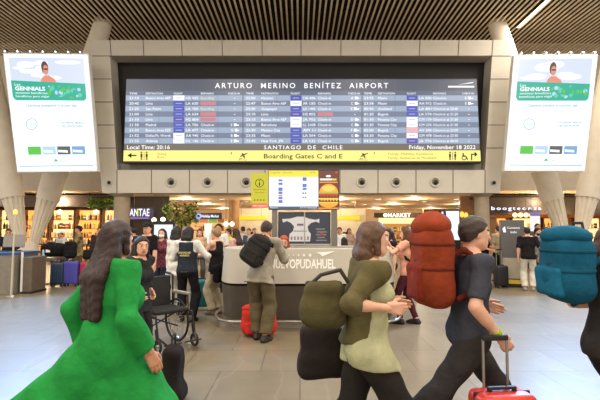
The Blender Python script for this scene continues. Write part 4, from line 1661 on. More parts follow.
# ------------------------------------------------------------------ kiosk on the right
Y = 12.9
p = at(514, 287, Y)
r = empty('kiosk_totem', (p.x, Y, 0), math.radians(-18), 'tall grey directory totem with a beige lower panel and yellow foot strip', 'totem')
w = .60
zt = at(514, 220, Y).z
KG = mat('kiosk_grey', '5d5a57', .5, var=.05)
MB().bx(-w / 2, w / 2, -.02, .50, .2, zt, KG).build('cabinet', None, r, bevel=.012)
MB().bx(-w / 2 + .03, w / 2 - .03, -.03, -.02, .24, .80, mat('kiosk_beige', 'a59a86', .6)).build('lower_panel', None, r)
MB().bx(-w / 2 - .02, w / 2 + .02, -.05, .52, 0, .10, DARK).build('plinth', None, r)
MB().bx(-w / 2 - .03, w / 2 + .03, -.06, .53, .10, .2, mat('kiosk_yellow', 'd6b93a', .5)).build('yellow_strip', None, r)
m = MB()
m.text('Customs', TW, 0, 0, Y, .055 / pxm(Y), .32 / pxm(Y), 'l', .01, depth=0, world=(-.14, -.035, zt - .24))
m.text('Info', TW, 0, 0, Y, .055 / pxm(Y), .16 / pxm(Y), 'l', .01, depth=0, world=(-.05, -.035, zt - .36))
m.prism([Vector(q) for q in ((-.23, -.036, zt - .34), (-.17, -.036, zt - .34), (-.19, -.036, zt - .17), (-.26, -.036, zt - .24))], (0, .004, 0), TW)
m.build('lettering', None, r)

# ------------------------------------------------------------------ information desk
DY = 8.35          # middle of the island
XC = (at(222, 249, 7.6).x + at(395, 249, 7.6).x) / 2
desk = empty('information_desk', (XC, DY, 0), 0, 'rounded information desk with a pale lettered top band over a dark base', 'desk')


def stadium(mb, half, r0, z0, r1, z1, mt, n=14, cap=True):
    """rounded island: straight half length, radius r at heights"""
    vs = []
    for r_, z in ((r0, z0), (r1, z1)):
        for sgx, a0 in ((1, -math.pi / 2), (-1, math.pi / 2)):
            for i in range(n + 1):
                a = a0 + math.pi * i / n
                rx = r_ * .45
                vs.append(Vector((sgx * half + rx * math.cos(a), r_ * math.sin(a), z)))
    N_ = len(vs) // 2
    fs = [(i, (i + 1) % N_, N_ + (i + 1) % N_, N_ + i) for i in range(N_)]
    if cap:
        fs += [tuple(range(N_ - 1, -1, -1)), tuple(range(N_, 2 * N_))]
    mb._new(vs, fs, mt)


HALF = 1.13
DPALE = mat('desk_pale_laminate', 'b4ab9b', .5, var=.04, scale=3)
DDARK = mat('desk_dark_laminate', '4f463c', .42, var=.12, scale=3)
zs = [at(300, y, 7.6).z for y in (249, 283, 285.5, 318)]
m = MB()
stadium(m, HALF, .84, zs[1], .74, zs[0], DPALE, cap=False)
stadium(m, HALF - .12, .42, zs[0], .42, .72, DPALE, cap=False)


def ring(mb, h0, r0, h1, r1, z, mt, n=14):
    vs = []
    for h_, r_ in ((h0, r0), (h1, r1)):
        for sgx, a0 in ((1, -math.pi / 2), (-1, math.pi / 2)):
            for i in range(n + 1):
                a = a0 + math.pi * i / n
                vs.append(Vector((sgx * h_ + r_ * .45 * math.cos(a), r_ * math.sin(a), z)))
    N_ = len(vs) // 2
    mb._new(vs, [(i, (i + 1) % N_, N_ + (i + 1) % N_, N_ + i) for i in range(N_)], mt)


ring(m, HALF, .74, HALF - .12, .42, zs[0], DPALE)
m.build('top_band', None, desk, smooth=True)
m = MB()
stadium(m, HALF, .80, zs[2], .82, zs[1], DARK, cap=False)
m.build('shadow_gap', None, desk, smooth=True)
m = MB()
stadium(m, HALF, .74, .16, .82, zs[2], DDARK, cap=False)
stadium(m, HALF - .12, .42, .72, .42, .05, DDARK, cap=False)
ring(m, HALF, .74, HALF - .12, .42, .16, DDARK)
m.build('base_panel', None, desk, smooth=True)
m = MB()
stadium(m, HALF - .06, .66, 0, .66, .16, mat('desk_plinth', '8d8272', .5), cap=False)
m.build('plinth', None, desk, smooth=True)
pts = []
for sgx, a0 in ((1, -math.pi / 2), (-1, math.pi / 2)):
    for i in range(15):
        a = a0 + math.pi * i / 14
        pts.append(Vector((sgx * (HALF + .06) + .90 * .45 * math.cos(a), .90 * math.sin(a), .15)))
MB().tube(pts + [pts[0]], .022, STEEL, 8).build('foot_rail', None, desk, smooth=True)
for x in (-.9, 0, .9):
    MB().cone((x, -.89, .15), (x, -.70, .15), .015, .015, STEEL, 8).build('rail_bracket', None, desk)
# lettering on the sloping front of the top band
fr_b = Vector((0, -.84, zs[1]))
fr_t = Vector((0, -.74, zs[0]))
upv = (fr_t - fr_b).normalized()


def on_band(x, y):
    z = at(x, y, 7.55).z
    t = (z - zs[1]) / (zs[0] - zs[1])
    q = fr_b.lerp(fr_t, t)
    yy = DY + q.y
    return Vector((at(x, y, yy).x - XC, q.y, z))


LETW = mat('desk_letters_white', 'efebe2', .5, var=.02)
m = MB()
m.text('NUEVOPUDAHUEL', LETW, 0, 0, 7.5, 9.0, 66, 'l', .03, Vector((1, 0, 0)), upv, .006, world=on_band(269.5, 268.3))
for k, x in enumerate((281, 285, 289, 293.5, 298.5, 304, 310)):
    q = on_band(x, 255.4)
    rr = (.006, .007, .009, .011, .016, .022, .026)[k]
    m.cone(q, q + Vector((0, -.008, 0)), rr, rr, LETW, 12)
P_ = [on_band(316, 252.8), on_band(335, 251.4), on_band(322, 256.6), on_band(320.5, 254.3)]
m.prism([q + Vector((0, -.008, 0)) for q in (P_[0], P_[3], P_[2], P_[1])], (0, .006, 0), LETW)
m.build('desk_lettering', None, desk)
MB().bx(-.75, -.35, -.68, -.46, zs[0], zs[0] + .012, DARK).build('desk_mat', None, desk)

# ------------------------------------------------------------------ totem over the desk
TY_ = 8.75
tot = empty('information_totem', (at(303, 250, TY_).x, TY_, zs[0] + .001), 0, 'totem on the desk with an arrivals screen and burger advert over a dark poster', 'totem')
o0 = tot.location.copy()


def tp(x, y, d=0.0):
    return at(x, y, TY_) - o0 + Vector((0, -d, 0))


def tq(mb, x0, y0, x1, y1, mt, d):
    mb.quad([tp(x0, y1, d), tp(x1, y1, d), tp(x1, y0, d), tp(x0, y0, d)], mt)


for x in (274.5, 334.5):
    a, b = tp(x - 2.8, 251), tp(x + 2.8, 206)
    MB().bx(a.x, b.x, .02, .14, 0, b.z, GREYM).build('post', None, tot)
a, b = tp(268.3, 209.5), tp(339.3, 169.6)
MB().bx(a.x, b.x, .0, .16, a.z, b.z, DARK).build('screen_housing', None, tot, bevel=.01)
m = MB()
SW, SY, SN = emit('arrivals_white', 'e9eef6', 1.1), emit('arrivals_yellow', 'e6d23c', 1.0), emit('arrivals_navy', '46597a', .8)
tq(m, 269, 170.5, 318.3, 177, SY, .004)
tq(m, 269, 177, 318.3, 206.4, SW, .004)
tq(m, 269, 206.4, 318.3, 209, SN, .004)
m.build('arrivals_screen', None, tot)
m = MB()
BL, RD, GR = emit('mark_blue', '5b73b8', .9), emit('mark_red', 'e08a86', .9), emit('row_grey', 'd3d8e2', 1.0)
for k in range(9):
    tq(m, 271, 179.3 + k * 3, 317, 179.5 + k * 3, GR, .006)
for y0, y1 in ((179.5, 181.5), (182.6, 185), (187.5, 191), (191.6, 194), (197, 199.3), (200, 203)):
    tq(m, 278.4, y0, 282.6, y1, BL, .008)
tq(m, 278.4, 194.6, 282.6, 196.6, RD, .008)
for y0, y1 in ((177.3, 181), (183.8, 187.2), (187.8, 190)):
    tq(m, 302.5, y0, 306.6, y1, BL, .008)
for y0, y1 in ((192.3, 194.1), (196.6, 198.3)):
    tq(m, 302.3, y0, 304, y1, BL, .008)
    tq(m, 304.8, y0, 306.5, y1, BL, .008)
for k in range(9):
    m.text(['Lima', 'Madrid', 'Miami', 'Bogotá', 'Panama', 'Lima', 'Atlanta', 'Cusco', 'Quito'][k], GR and emit('arrivals_print', '8c97ac', .9), 271, 181.9 + k * 3, TY_, 1.1, None, 'l', depth=.009, world=tp(271, 181.9 + k * 3))
    m.text('20:%02d' % (10 + 5 * k), emit('arrivals_print', '8c97ac', .9), 309, 181.9 + k * 3, TY_, 1.1, None, 'l', depth=.009, world=tp(309, 181.9 + k * 3))
m.text('Llegadas / Arrivals', emit('arrivals_olive', '8a7d2a', .8), 270.5, 173.3, TY_, 1.7, 22, 'l', depth=.009, world=tp(270.5, 173.3))
m.text('20:16', emit('arrivals_olive', '8a7d2a', .8), 310, 173.3, TY_, 1.7, None, 'l', depth=.009, world=tp(310, 173.3))
m.text('Nuevo', TW, 270, 208.3, TY_, 1.3, 8, 'l', depth=.009, world=tp(270, 208.3))
m.text('20:16 Santiago', TW, 300, 208.3, TY_, 1.3, 17, 'l', depth=.009, world=tp(300, 208.3))
m.build('arrivals_lettering', None, tot)
m = MB()
BR, BUN, BUN2, PAT, LET, CHE, TOM = [emit('ad_' + k, c, .9) for k, c in (('brown', '6b3320'), ('bun', 'f0a62a'), ('bun_light', 'f8cf62'), ('patty', '5a2410'), ('lettuce', '9ab83a'), ('cheese', 'f6c944'), ('tomato', 'cc3a22'))]
tq(m, 318.3, 170.5, 338.7, 209, BR, .004)
m.build('advert_screen', None, tot)
m = MB()
ang = [-i * math.pi / 12 for i in range(25)]
top_ = [(328.6 + 9.4 * math.cos(math.pi * i / 14), 192.5 - 8.6 * math.sin(math.pi * i / 14)) for i in range(15)]
m.quad([tp(x, y, .008) for x, y in top_], BUN)
m.quad([tp(328.6 + 6.6 * math.cos(math.pi * 2 * i / 16), 188.6 - 3.0 * math.sin(math.pi * 2 * i / 16), .009) for i in range(16)], BUN2)
for y0, y1, mt, w in ((192.3, 194, LET, 9.8), (193.6, 196, TOM, 9.4), (195.6, 198.4, PAT, 9.6), (198, 200, CHE, 9.8), (199.6, 202.2, PAT, 9.4), (202, 203.2, CHE, 9.6)):
    tq(m, 328.6 - w, y0, 328.6 + w, y1, mt, .01 + (y0 - 190) * .0003)
for k in range(6):
    x = 320.5 + k * 3.0
    m.quad([tp(x, 195.6, .0145), tp(x + 1.8, 195.6, .0145), tp(x + .9, 197.6, .0145)][::-1], TOM)
    m.quad([tp(x, 199.6, .0145), tp(x + 2.2, 199.6, .0145), tp(x + 1.1, 201.6, .0145)][::-1], CHE)
bot_ = [(328.6 + 9.2 * math.cos(-math.pi * i / 14), 203 + 4.6 * math.sin(math.pi * i / 14)) for i in range(15)]
m.quad([tp(x, y, .009) for x, y in bot_][::-1], BUN)
m.quad([tp(328.4 + 2.6 * math.cos(math.pi * 2 * i / 12), 176.2 - 1.1 * math.sin(math.pi * 2 * i / 12), .008) for i in range(12)], TW)
tq(m, 320, 178.6, 336.5, 180.4, TW, .008)
tq(m, 332, 178.6, 336.5, 180.4, CHE, .009)
tq(m, 319.5, 181.6, 337.6, 183.0, emit('ad_orange', 'e88a2a', .95), .008)
tq(m, 335.4, 171.3, 338, 173.4, TOM, .008)
tq(m, 318.3, 207.6, 338.7, 209, emit('ad_orange', 'e88a2a', .95), .008)
m.build('burger_print', None, tot)
# yellow information sign clamped to the side of the screen
a, b = tp(251.2, 207.6), tp(268, 173.2)
MB().bx(a.x, b.x, -.02, .06, a.z, b.z, emit('info_yellow', 'c9bf1e', .85)).build('information_sign', None, tot)
a, b = tp(251.2, 207.6), tp(268, 203.6)
m = MB()
tq(m, 251.2, 203.4, 268, 207.6, emit('info_red', 'e2634c', .9), .022)
m.build('red_strip', None, tot)
m = MB()
m.torus(tp(259.6, 183.2, .024), .075, .006, 'y', TB, 28, 6)
tq(m, 259, 182.6, 260.2, 186, TB, .026)
tq(m, 259, 180.4, 260.2, 181.6, TB, .026)
m.text('Información', TB, 253.6, 190.2, TY_, 1.4, 12, 'l', depth=.024, world=tp(253.6, 190.2))
m.text('Information', TB, 255.2, 193, TY_, 1.2, 9, 'l', depth=.024, world=tp(255.2, 193))
for k in range(4):
    tq(m, 254 + k * 3, 199.6, 255.6 + k * 3, 200.6, TB, .024)
m.text('Información', TW, 253.5, 206.4, TY_, 1.5, 13, 'l', depth=.026, world=tp(253.5, 206.4))
m.build('information_lettering', None, tot)
# dark poster with the terminal plan
a, b = tp(278, 245.6), tp(330.6, 212)
MB().bx(a.x, b.x, .05, .09, a.z, b.z, mat('poster_frame', '1c1b20', .4)).build('poster_frame', None, tot)
m = MB()
NAV, PLAN, PLAN2 = emit('plan_navy', '343848', .55), emit('plan_pale', 'd8cdc0', .8), emit('plan_shade', '8c8078', .7)
tq(m, 279, 213, 330, 243.5, NAV, -.045)
tq(m, 279, 243.8, 330, 245.4, emit('plan_strip', 'b9ac9a', .7), -.045)
m.build('plan_poster', None, tot)
m = MB()
pl = [(282, 219), (283, 222.5), (287, 221), (291, 223), (294, 226.5), (293, 231), (289.5, 234), (289, 241.5), (310, 241.5), (311, 234), (308.5, 231), (307.6, 226.5), (311, 223), (316, 221.5), (319.4, 223), (319.4, 218.5), (316, 219.8), (309, 218.6), (304, 216.6), (297, 216.6), (290, 218.6)]
m.quad([tp(x, y, -.041) for x, y in pl], PLAN)
tq(m, 297, 223.6, 303.5, 225.8, emit('plan_mauve', '7a5a78', .7), -.038)
for k in range(6):
    tq(m, 290.6 + k * 3.3, 236.5, 292.4 + k * 3.3, 240, PLAN2, -.038)
tq(m, 293.5, 230.6, 307, 231.6, PLAN2, -.038)
for k, (x0, x1) in enumerate(((316, 325), (317, 327), (316, 326.5), (317.5, 325), (316, 327))):
    tq(m, x0, 228.5 + k * 2.8, x1, 229.8 + k * 2.8, PLAN2, -.038)
tq(m, 320, 232.5, 323.6, 235, emit('plan_red', 'b04a40', .7), -.037)
tq(m, 320, 232.5, 323.6, 235, emit('plan_red', 'b04a40', .7), -.037)
m.build('plan_print', None, tot)
a, b = tp(304, 245.6), tp(305.2, 212)
MB().bx(a.x, b.x, .03, .05, a.z, b.z, STEEL).build('mullion', None, tot)

# ------------------------------------------------------------------ left security corner
Y = 11.8
BLUE = mat('counter_blue_edge', '2e4f86', .4)
r = empty('inspection_counter', (at(8, 293, Y).x, Y, 0), 0, 'brushed metal inspection counter with a blue top edge at the left edge', 'counter')
x1 = at(21.5, 293, Y).x - r.location.x
zt = at(15, 254, Y).z
MB().bx(-1.1, x1, -.35, .7, 0, zt, mat('counter_metal', '8c8478', .4, metal=.5, var=.1)).build('cabinet', None, r, bevel=.01)
MB().bx(-1.12, x1 + .03, -.38, .72, zt, zt + .05, BLUE).build('blue_edge_top', None, r)
MB().bx(x1 - .02, x1 + .005, -.36, -.33, 0, zt, STEEL).build('corner_profile', None, r)
Y2 = 11.7
r = empty('cabinet_pillar', (at(27.5, 293, Y2).x, Y2, 0), 0, 'narrow brown steel cabinet with a pale corner strip beside the inspection counter', 'cabinet')
w = 9.5 * pxm(Y2)
zt = at(28, 257, Y2).z
MB().bx(-w / 2, w / 2, -.05, .6, 0, zt, mat('cabinet_brown', '6f6353', .45, metal=.35)).build('body', None, r, bevel=.01)
MB().bx(-w / 2 - .03, -w / 2 + .015, -.07, -.04, 0, zt + .12, WHITE).build('corner_strip', None, r)
MB().bx(-w / 2 - .02, w / 2 + .02, -.08, .62, 0, .05, DARK).build('plinth', None, r)
Y3 = 11.2
r = empty('warning_post', (at(11, 294, Y3).x, Y3, 0), 0, 'slim steel post with a small amber warning light before the inspection counter', 'post')
zt = at(13, 214, Y3).z
MB().cone((0, 0, 0), (0.03, 0, zt), .022, .022, mat('post_beige', 'c9bfa8', .45, metal=.3), 12).build('post', None, r, smooth=True)
MB().cone((0, 0, 0), (0, 0, .03), .11, .10, STEEL, 18).build('foot_plate', None, r)
MB().lathe([(.04, 0), (.045, .05), (.035, .09), (0, .11)], emit('amber_warning', 'ffb33a', 2.4), 14, (0.03, 0, zt)).build('amber_light', None, r, smooth=True)
Y = 12.3
p = at(14, 250, Y)
r = empty('control_monitor', (p.x, Y, at(15, 254, 11.8).z + .05), math.radians(20), 'grey control monitor seen from behind on the inspection counter', 'monitor')
MB().box((0, 0, .26), (.5, .05, .34), GREYM, Matrix.Rotation(math.radians(-18), 3, 'X')).build('monitor_body', None, r, bevel=.012)
MB().bx(-.05, .05, .0, .1, .01, .2, DARK).build('stand', None, r)
MB().bx(-.14, .14, -.06, .18, 0, .02, DARK).build('stand_foot', None, r)
Y = 13.6
a, b = at(29, 257, Y), at(61, 257, Y)
r = empty('luggage_table', ((a.x + b.x) / 2, Y, 0), 0, 'long steel roller table carrying a black duffel bag next to the suitcases', 'table')
w = (b.x - a.x)
zt = at(45, 257.5, Y).z
MB().bx(-w / 2, w / 2, -.3, .3, zt - .07, zt, mat('table_steel', '8b857c', .4, metal=.5)).build('table_top', None, r, bevel=.008)
for x in (-w / 2 + .12, w / 2 - .35, w / 2 - .1):
    MB().bx(x - .03, x + .03, -.25, -.19, 0, zt - .07, GREYM).bx(x - .03, x + .03, .19, .25, 0, zt - .07, GREYM).bx(x - .05, x + .05, -.28, .28, 0, .04, GREYM).build('leg', None, r)
MB().bx(-w / 2, w / 2 - .1, .26, .30, zt + .12, zt + .16, BLUE).bx(-w / 2, -w / 2 + .04, .26, .3, zt, zt + .16, GREYM).bx(w / 2 - .14, w / 2 - .1, .26, .3, zt, zt + .16, GREYM).build('blue_side_rail', None, r)
TZ = zt


# ------------------------------------------------------------------ luggage builders
def suitcase(X, Y, rz, h, w, d, col, label, group=None, handle=.35, lod=1, tilt=0.0, rough=.4):
    r = empty('suitcase', (X, Y, 0), rz, label, 'suitcase', group)
    r.rotation_euler = (tilt, 0, rz)
    wr_ = .07
    mm = mat('case_' + col, col, rough, var=.06, bump=.1)
    m = MB()
    m.bx(-w / 2, w / 2, -d / 2, d / 2, wr_, h, mm)
    sh = m.build('shell', None, r, bevel=min(.05, d * .2), seg=4)
    for p in sh.data.polygons:
        p.use_smooth = True
    m = MB()
    n = 6
    for k in range(n):
        x = -w / 2 + w * (k + 1) / (n + 1)
        m.bx(x - .012, x + .012, -d / 2 - .006, d / 2 + .006, wr_ + .06, h - .07, mm)
    m.build('ribs', None, sh, bevel=.005)
    MB().bx(-w / 2 - .003, w / 2 + .003, -.008, .008, wr_ + .02, h + .002, DARK).build('zip_seam', None, r, bevel=.01)
    for sx in (-1, 1):
        for sy in (-1, 1):
            wh = MB().cone((sx * (w / 2 - .05) - .012, sy * (d / 2 - .05), .032), (sx * (w / 2 - .05) + .012, sy * (d / 2 - .05), .032), .032, .032, DARK, 14)
            wh.bx(sx * (w / 2 - .05) - .018, sx * (w / 2 - .05) + .018, sy * (d / 2 - .05) - .02, sy * (d / 2 - .05) + .02, .045, wr_ + .01, DARK)
            wh.build('wheel', None, r)
    hy = d / 2 - .04
    if handle:
        MB().cone((-w * .22, hy, h - .02), (-w * .22, hy, h + handle), .009, .009, STEEL, 8).cone((w * .22, hy, h - .02), (w * .22, hy, h + handle), .009, .009, STEEL, 8).build('handle_rods', None, r)
        MB().bx(-w * .24, w * .24, hy - .016, hy + .016, h + handle - .01, h + handle + .025, DARK).build('pull_handle', None, r, bevel=.008)
    MB().bx(-.09, .09, -.015, .015, h + .012, h + .03, DARK).bx(-.09, -.07, -.015, .015, h - .01, h + .02, DARK).bx(.07, .09, -.015, .015, h - .01, h + .02, DARK).build('carry_handle', None, r, bevel=.004)
    return r


def soft_pack(name, label, cat, loc, R, size, col, h=.012, pockets=True, straps=True, group=None, col2=None, strapcol='1b1a1a', hood=True, sh=None):
    """a filled backpack: local axes x width, y away from the wearer, z up; loc is the middle"""
    r = empty(name, loc, 0, label, cat, group)
    w, d, t = size
    a = lambda *p: R @ np.array(p, float)
    body = union([rbox(a(0, 0, -.04 * t), V(w / 2, d / 2, t * .46), min(w, d) * .42, R), ell(a(0, -.02 * d, .30 * t), V(w * .46, d * .46, t * .22), R), ell(a(0, .08 * d, -.18 * t), V(w * .52, d * .5, t * .28), R)], .04)
    body = wrinkle(body, .004 if t > .3 else .002, 24, 1.3)
    m = cloth(col)
    b = mesh_obj('bag_body', [(body, h)], [m], r)
    if straps and hood:
        for zz in (.20, -.06):
            c0 = a(0, 0, zz * t)
            nz = a(0, 0, 1)
            band = S(lambda P, c0=c0, nz=nz: np.maximum(body.f(P) - .005, np.abs((P - c0) @ nz) - .011), body.lo - .01, body.hi + .01)
            mesh_obj('compression_strap', [(band, .0075)], [cloth(strapcol)], r)
    if pockets:
        pk = wrinkle(union([rbox(a(0, .42 * d, -.22 * t), V(w * .36, d * .20, t * .20), .03, R)]), .003, 30)
        mesh_obj('front_pocket', [(pk, h)], [cloth(col2 or col)], r)
        zp = [a((-.36 + .72 * i / 8) * w, (.52 - .12 * abs(i - 4) / 4) * d, .02 * t) for i in range(9)]
        MB().tube([Vector(p) for p in zp], .006, DARK, 6).build('zip', None, r)
    if hood:
        hd_ = wrinkle(ell(a(0, 0, .40 * t), V(w * .50, d * .56, t * .16), R), .004, 26, .4)
        mesh_obj('top_lid', [(hd_, h)], [m], r)
    if straps:
        z0 = .42 * t if sh is None else sh
        for sx in (-1, 1):
            y0 = -.46 * d
            pts = [a(sx * .085, y0, z0 - .03), a(sx * .10, y0 - .08, z0 + .015), a(sx * .115, y0 - .16, z0 - .04), a(sx * .12, y0 - .19, z0 - .16), a(sx * .14, y0 - .14, z0 - .25), a(sx * .14, y0 - .02, z0 - .31)]
            st = union([seg(p, q, .021, .021) for p, q in zip(pts[:-1], pts[1:])], .02)
            mesh_obj('shoulder_strap', [(st, h * .8)], [cloth(strapcol)], r)
    lp = [a(-.05, -.35 * d, .5 * t), a(-.04, -.35 * d, .58 * t), a(.04, -.35 * d, .58 * t), a(.05, -.35 * d, .5 * t)]
    MB().tube([Vector(p) for p in lp], .009, DARK, 6).build('grab_handle', None, r)
    return r


def Rm(rz, pitch=0, roll=0):
    return rotm(rz, pitch, roll)


# suitcases and bags in a row on the left
Y = 13.12
for px, h, w, col, lab in ((58, .66, .36, '2b3b52', 'dark slate blue suitcase standing under the end of the luggage table'), (72, .70, .40, '4c4aa0', 'violet blue suitcase in the row between the slate and crimson ones'), (87.5, .68, .36, 'a8264a', 'crimson suitcase at the right end of the row of cases')):
    suitcase(at(px, 285, Y).x, Y, math.radians(rnd.uniform(-6, 6)), h, w, .26, col, lab, handle=None)
p = at(67, 254, 13.7)
soft_pack('backpack', 'black backpack standing on top of the violet blue suitcase', 'backpack', (at(70, 254, 13.1).x, 13.12, .70 + .30), Rm(math.pi), (.32, .22, .46), '1c1b1d', .018, True, False)
soft_pack('shoulder_bag', 'small black bag lying on top of the crimson suitcase', 'bag', (at(87.5, 260, 13.1).x, 13.14, .68 + .20), Rm(math.pi), (.26, .18, .28), '211c1e', .018, False, False, hood=False)
# duffel on the table
dp = at(56, 250, 13.6)
r = empty('duffel_bag', (dp.x - .04, 13.55, TZ), 0, 'bulky black duffel bag lying on the steel roller table', 'bag')
bd = wrinkle(union([rbox(V(0, 0, .215), V(.33, .2, .185), .13), ell(V(0, 0, .28), V(.30, .19, .15))], .05), .005, 22)
mesh_obj('bag_body', [(bd, .018)], [cloth('191819')], r)
MB().tube([Vector(p) for p in ((-.15, -.17, .28), (-.10, -.12, .44), (.10, -.12, .44), (.15, -.17, .28))], .014, DARK, 8).build('handle', None, r)
MB().bx(-.12, .0, -.205, -.195, .16, .24, WHITE).build('tag_patch', None, r)
r = empty('water_bottle', (at(44, 255, 13.4).x, 13.38, TZ), 0, 'clear blue water bottle standing on the table left of the duffel bag', 'bottle')
MB().lathe([(.035, 0), (.042, .01), (.042, .09), (.038, .11), (.042, .13), (.042, .20), (.016, .26), (.016, .28), (0, .28)], mat('water_bottle_blue', 'a9c3d6', .15, var=.02), 18).build('bottle_body', None, r, smooth=True)
MB().cone((0, 0, .28), (0, 0, .30), .017, .017, BLUE, 12).build('cap', None, r)


# ------------------------------------------------------------------ people
def px_at(x, Y):
    return (x - 300) / FPX * Y


def plaid(key, c1, c2, sc=9.0):
    m = bpy.data.materials.new(key)
    m.use_nodes = True
    nt = m.node_tree
    b = nt.nodes['Principled BSDF']
    b.inputs['Roughness'].default_value = .9
    tc = nt.nodes.new('ShaderNodeTexCoord')
    ch = nt.nodes.new('ShaderNodeTexChecker')
    ch.inputs['Scale'].default_value = sc
    ch.inputs['Color1'].default_value = lin(c1) + (1,)
    ch.inputs['Color2'].default_value = lin(c2) + (1,)
    nt.links.new(tc.outputs['Object'], ch.inputs['Vector'])
    nt.links.new(ch.outputs['Color'], b.inputs['Base Color'])
    return m


def camo(key, cols, sc=9):
    m = bpy.data.materials.new(key)
    m.use_nodes = True
    nt = m.node_tree
    b = nt.nodes['Principled BSDF']
    b.inputs['Roughness'].default_value = .95
    tc = nt.nodes.new('ShaderNodeTexCoord')
    n = nt.nodes.new('ShaderNodeTexNoise')
    n.inputs['Scale'].default_value = sc
    nt.links.new(tc.outputs['Object'], n.inputs['Vector'])
    r = nt.nodes.new('ShaderNodeValToRGB')
    r.color_ramp.interpolation = 'CONSTANT'
    r.color_ramp.elements[0].color = lin(cols[0]) + (1,)
    r.color_ramp.elements[1].position = .47
    r.color_ramp.elements[1].color = lin(cols[1]) + (1,)
    e = r.color_ramp.elements.new(.56)
    e.color = lin(cols[2]) + (1,)
    nt.links.new(n.outputs['Fac'], r.inputs['Fac'])
    nt.links.new(r.outputs['Color'], b.inputs['Base Color'])
    return m


RIGHTWARD = -math.pi / 2

# ---- the five walkers in the foreground
# woman in the bright green flared coat, striding to the right
def green_extra(c):
    sp, s = c['sp'], c['s']
    mg = cloth('23853a')
    body = union([c['torso'](.032), c['arm'](1, .026, .97, .02), c['arm'](-1, .026, .97, .02)], .04)
    body = clip(body, sp(.572), c['up'])
    body = sub(body, ell(sp(.60, 0, .05), V(.07, .085, .085)))
    # flared skirt of the coat, its tail trailing behind her to the left
    skirt = union([seg(sp(.10), V(.06, .12, .42), .14, .30), seg(sp(.08, 0, -.03), V(-.20, -.26, .46), .14, .17), seg(sp(.02, -.02, -.04), V(-.39, -.48, .46), .12, .07), seg(sp(.05, 0, .02), V(.06, .12, .45), .13, .22)], .05)
    skirt = union([skirt, c['leg'](1, .05), c['leg'](-1, .05)], .05)
    skirt = clip(skirt, (0, 0, .40), (0, 0, -1))
    fld = wrinkle(union([body, skirt], .06), .006, 22, .7)
    mesh_obj('coat', [(fld, .012)], [mg], c['root'])


YG = 2.9
person(px_at(113, YG), YG, math.radians(-38), 'woman in a flared bright green coat with long dark hair striding away to the right', H=1.73, sex='f', skin='mid',
       hands={1: (.25, .10, .88), -1: (-.24, -.02, .87)}, feet={1: (.08, .30, 0, 0, 0), -1: (-.08, -.34, .06, 0, .5)}, lean=.06, side=-.05, hipz=.86, head=(.15, .05),
       bottom=dict(col='1f6a30', off=.02, flare=.03), shoes='2a2320', hair=dict(style='long', col='2f1b15', len=.44, w=.046, back=.01, front=False), lod=0, extra=green_extra)


# woman in olive and sage walking right in the middle
def olive_extra(c):
    sp, s, root = c['sp'], c['s'], c['root']
    tun = union([c['torso'](.026), seg(sp(.02, .05), sp(-.20, .06, .02), .115, .17, c['f0'], 1.1), seg(sp(.02, -.05), sp(-.20, -.06, .02), .115, .17, c['f0'], 1.1)], .04)
    tun = union([tun, c['leg'](1, .05), c['leg'](-1, .05)], .05)
    tun = clip(tun, sp(-.10), -c['up'])
    tun = clip(tun, sp(.555), c['up'])
    tun = sub(tun, ell(sp(.585, 0, .05), V(.07, .08, .08)))
    mesh_obj('tunic', [(wrinkle(tun, .005, 26, .2), .012)], [cloth('b0ad86')], root)
    jk = union([c['torso'](.046), c['arm'](1, .026, .62, .012), c['arm'](-1, .026, .62, .012)], .04)
    jk = clip(jk, sp(.03), -c['up'])
    jk = clip(jk, sp(.57), c['up'])
    front = clip(rbox(sp(.2, 0, .25), V(.30, .26, .62), .05, c['RT']), sp(.2, 0, -.02), -c['f0'])
    front = sub(front, union([c['arm'](1, .05, .62), c['arm'](-1, .05, .62)]))
    jk = sub(jk, front)
    mesh_obj('jacket', [(wrinkle(jk, .005, 24, 2.2), .012)], [cloth('5c5334')], root)


YO = 3.0
ow = person(px_at(365, YO), YO, RIGHTWARD + math.radians(6), 'woman in an olive jacket over a sage tunic walking right past the information desk', H=1.70, sex='f', skin='light',
            hands={1: (.23, .08, 1.15), -1: (-.24, .22, 1.10)}, feet={1: (.07, .28, 0.0, 0, -.1), -1: (-.07, -.42, .10, 0, .6)}, lean=.05, hipz=.87, head=(0, .08), curl=(.7, .5),
            bottom=dict(col='2a2522', off=.03, flare=.02, waist=-.065), shoes='2a2320', hair=dict(style='bob', col='5a3d28'), lod=0, extra=olive_extra)
r = empty('shoulder_bag', (px_at(324, 2.92), 2.92, 1.16), RIGHTWARD, 'olive brown shoulder bag swinging behind the elbow of the woman in the sage tunic', 'bag')
tb = wrinkle(union([rbox(V(0, .0, .0), V(.07, .125, .135), .06), rbox(V(0, -.01, -.06), V(.085, .135, .08), .06)], .05), .005, 24)
mesh_obj('bag_body', [(tb, .011)], [cloth('4f472c')], r)
mesh_obj('flap', [(rbox(V(-.075, 0, .04), V(.02, .12, .085), .018), .010)], [cloth('463f28')], r)
MB().tube([Vector(p) for p in ((0, -.10, .10), (0, -.02, .17), (.0, .10, .20), (.0, .15, .12))], .012, mat('strap_brown', '3a2f26', .6), 8).build('strap', None, r, smooth=True)
# dark tote hanging below it
r = empty('tote_bag', (px_at(322, 3.28), 3.30, .62), RIGHTWARD, 'large dark brown tote bag hanging under the olive shoulder bag', 'bag')
tb = wrinkle(union([rbox(V(0, 0, .16), V(.075, .15, .17), .06), rbox(V(0, 0, .06), V(.095, .165, .09), .06)], .05), .005, 24)
mesh_obj('bag_body', [(tb, .012)], [cloth('2b2420')], r)
MB().tube([Vector(p) for p in ((.03, -.10, .30), (.03, -.02, .40), (.02, .10, .46), (.03, .22, .46))], .012, mat('strap_brown', '3a2f26', .6), 8).build('strap', None, r, smooth=True)

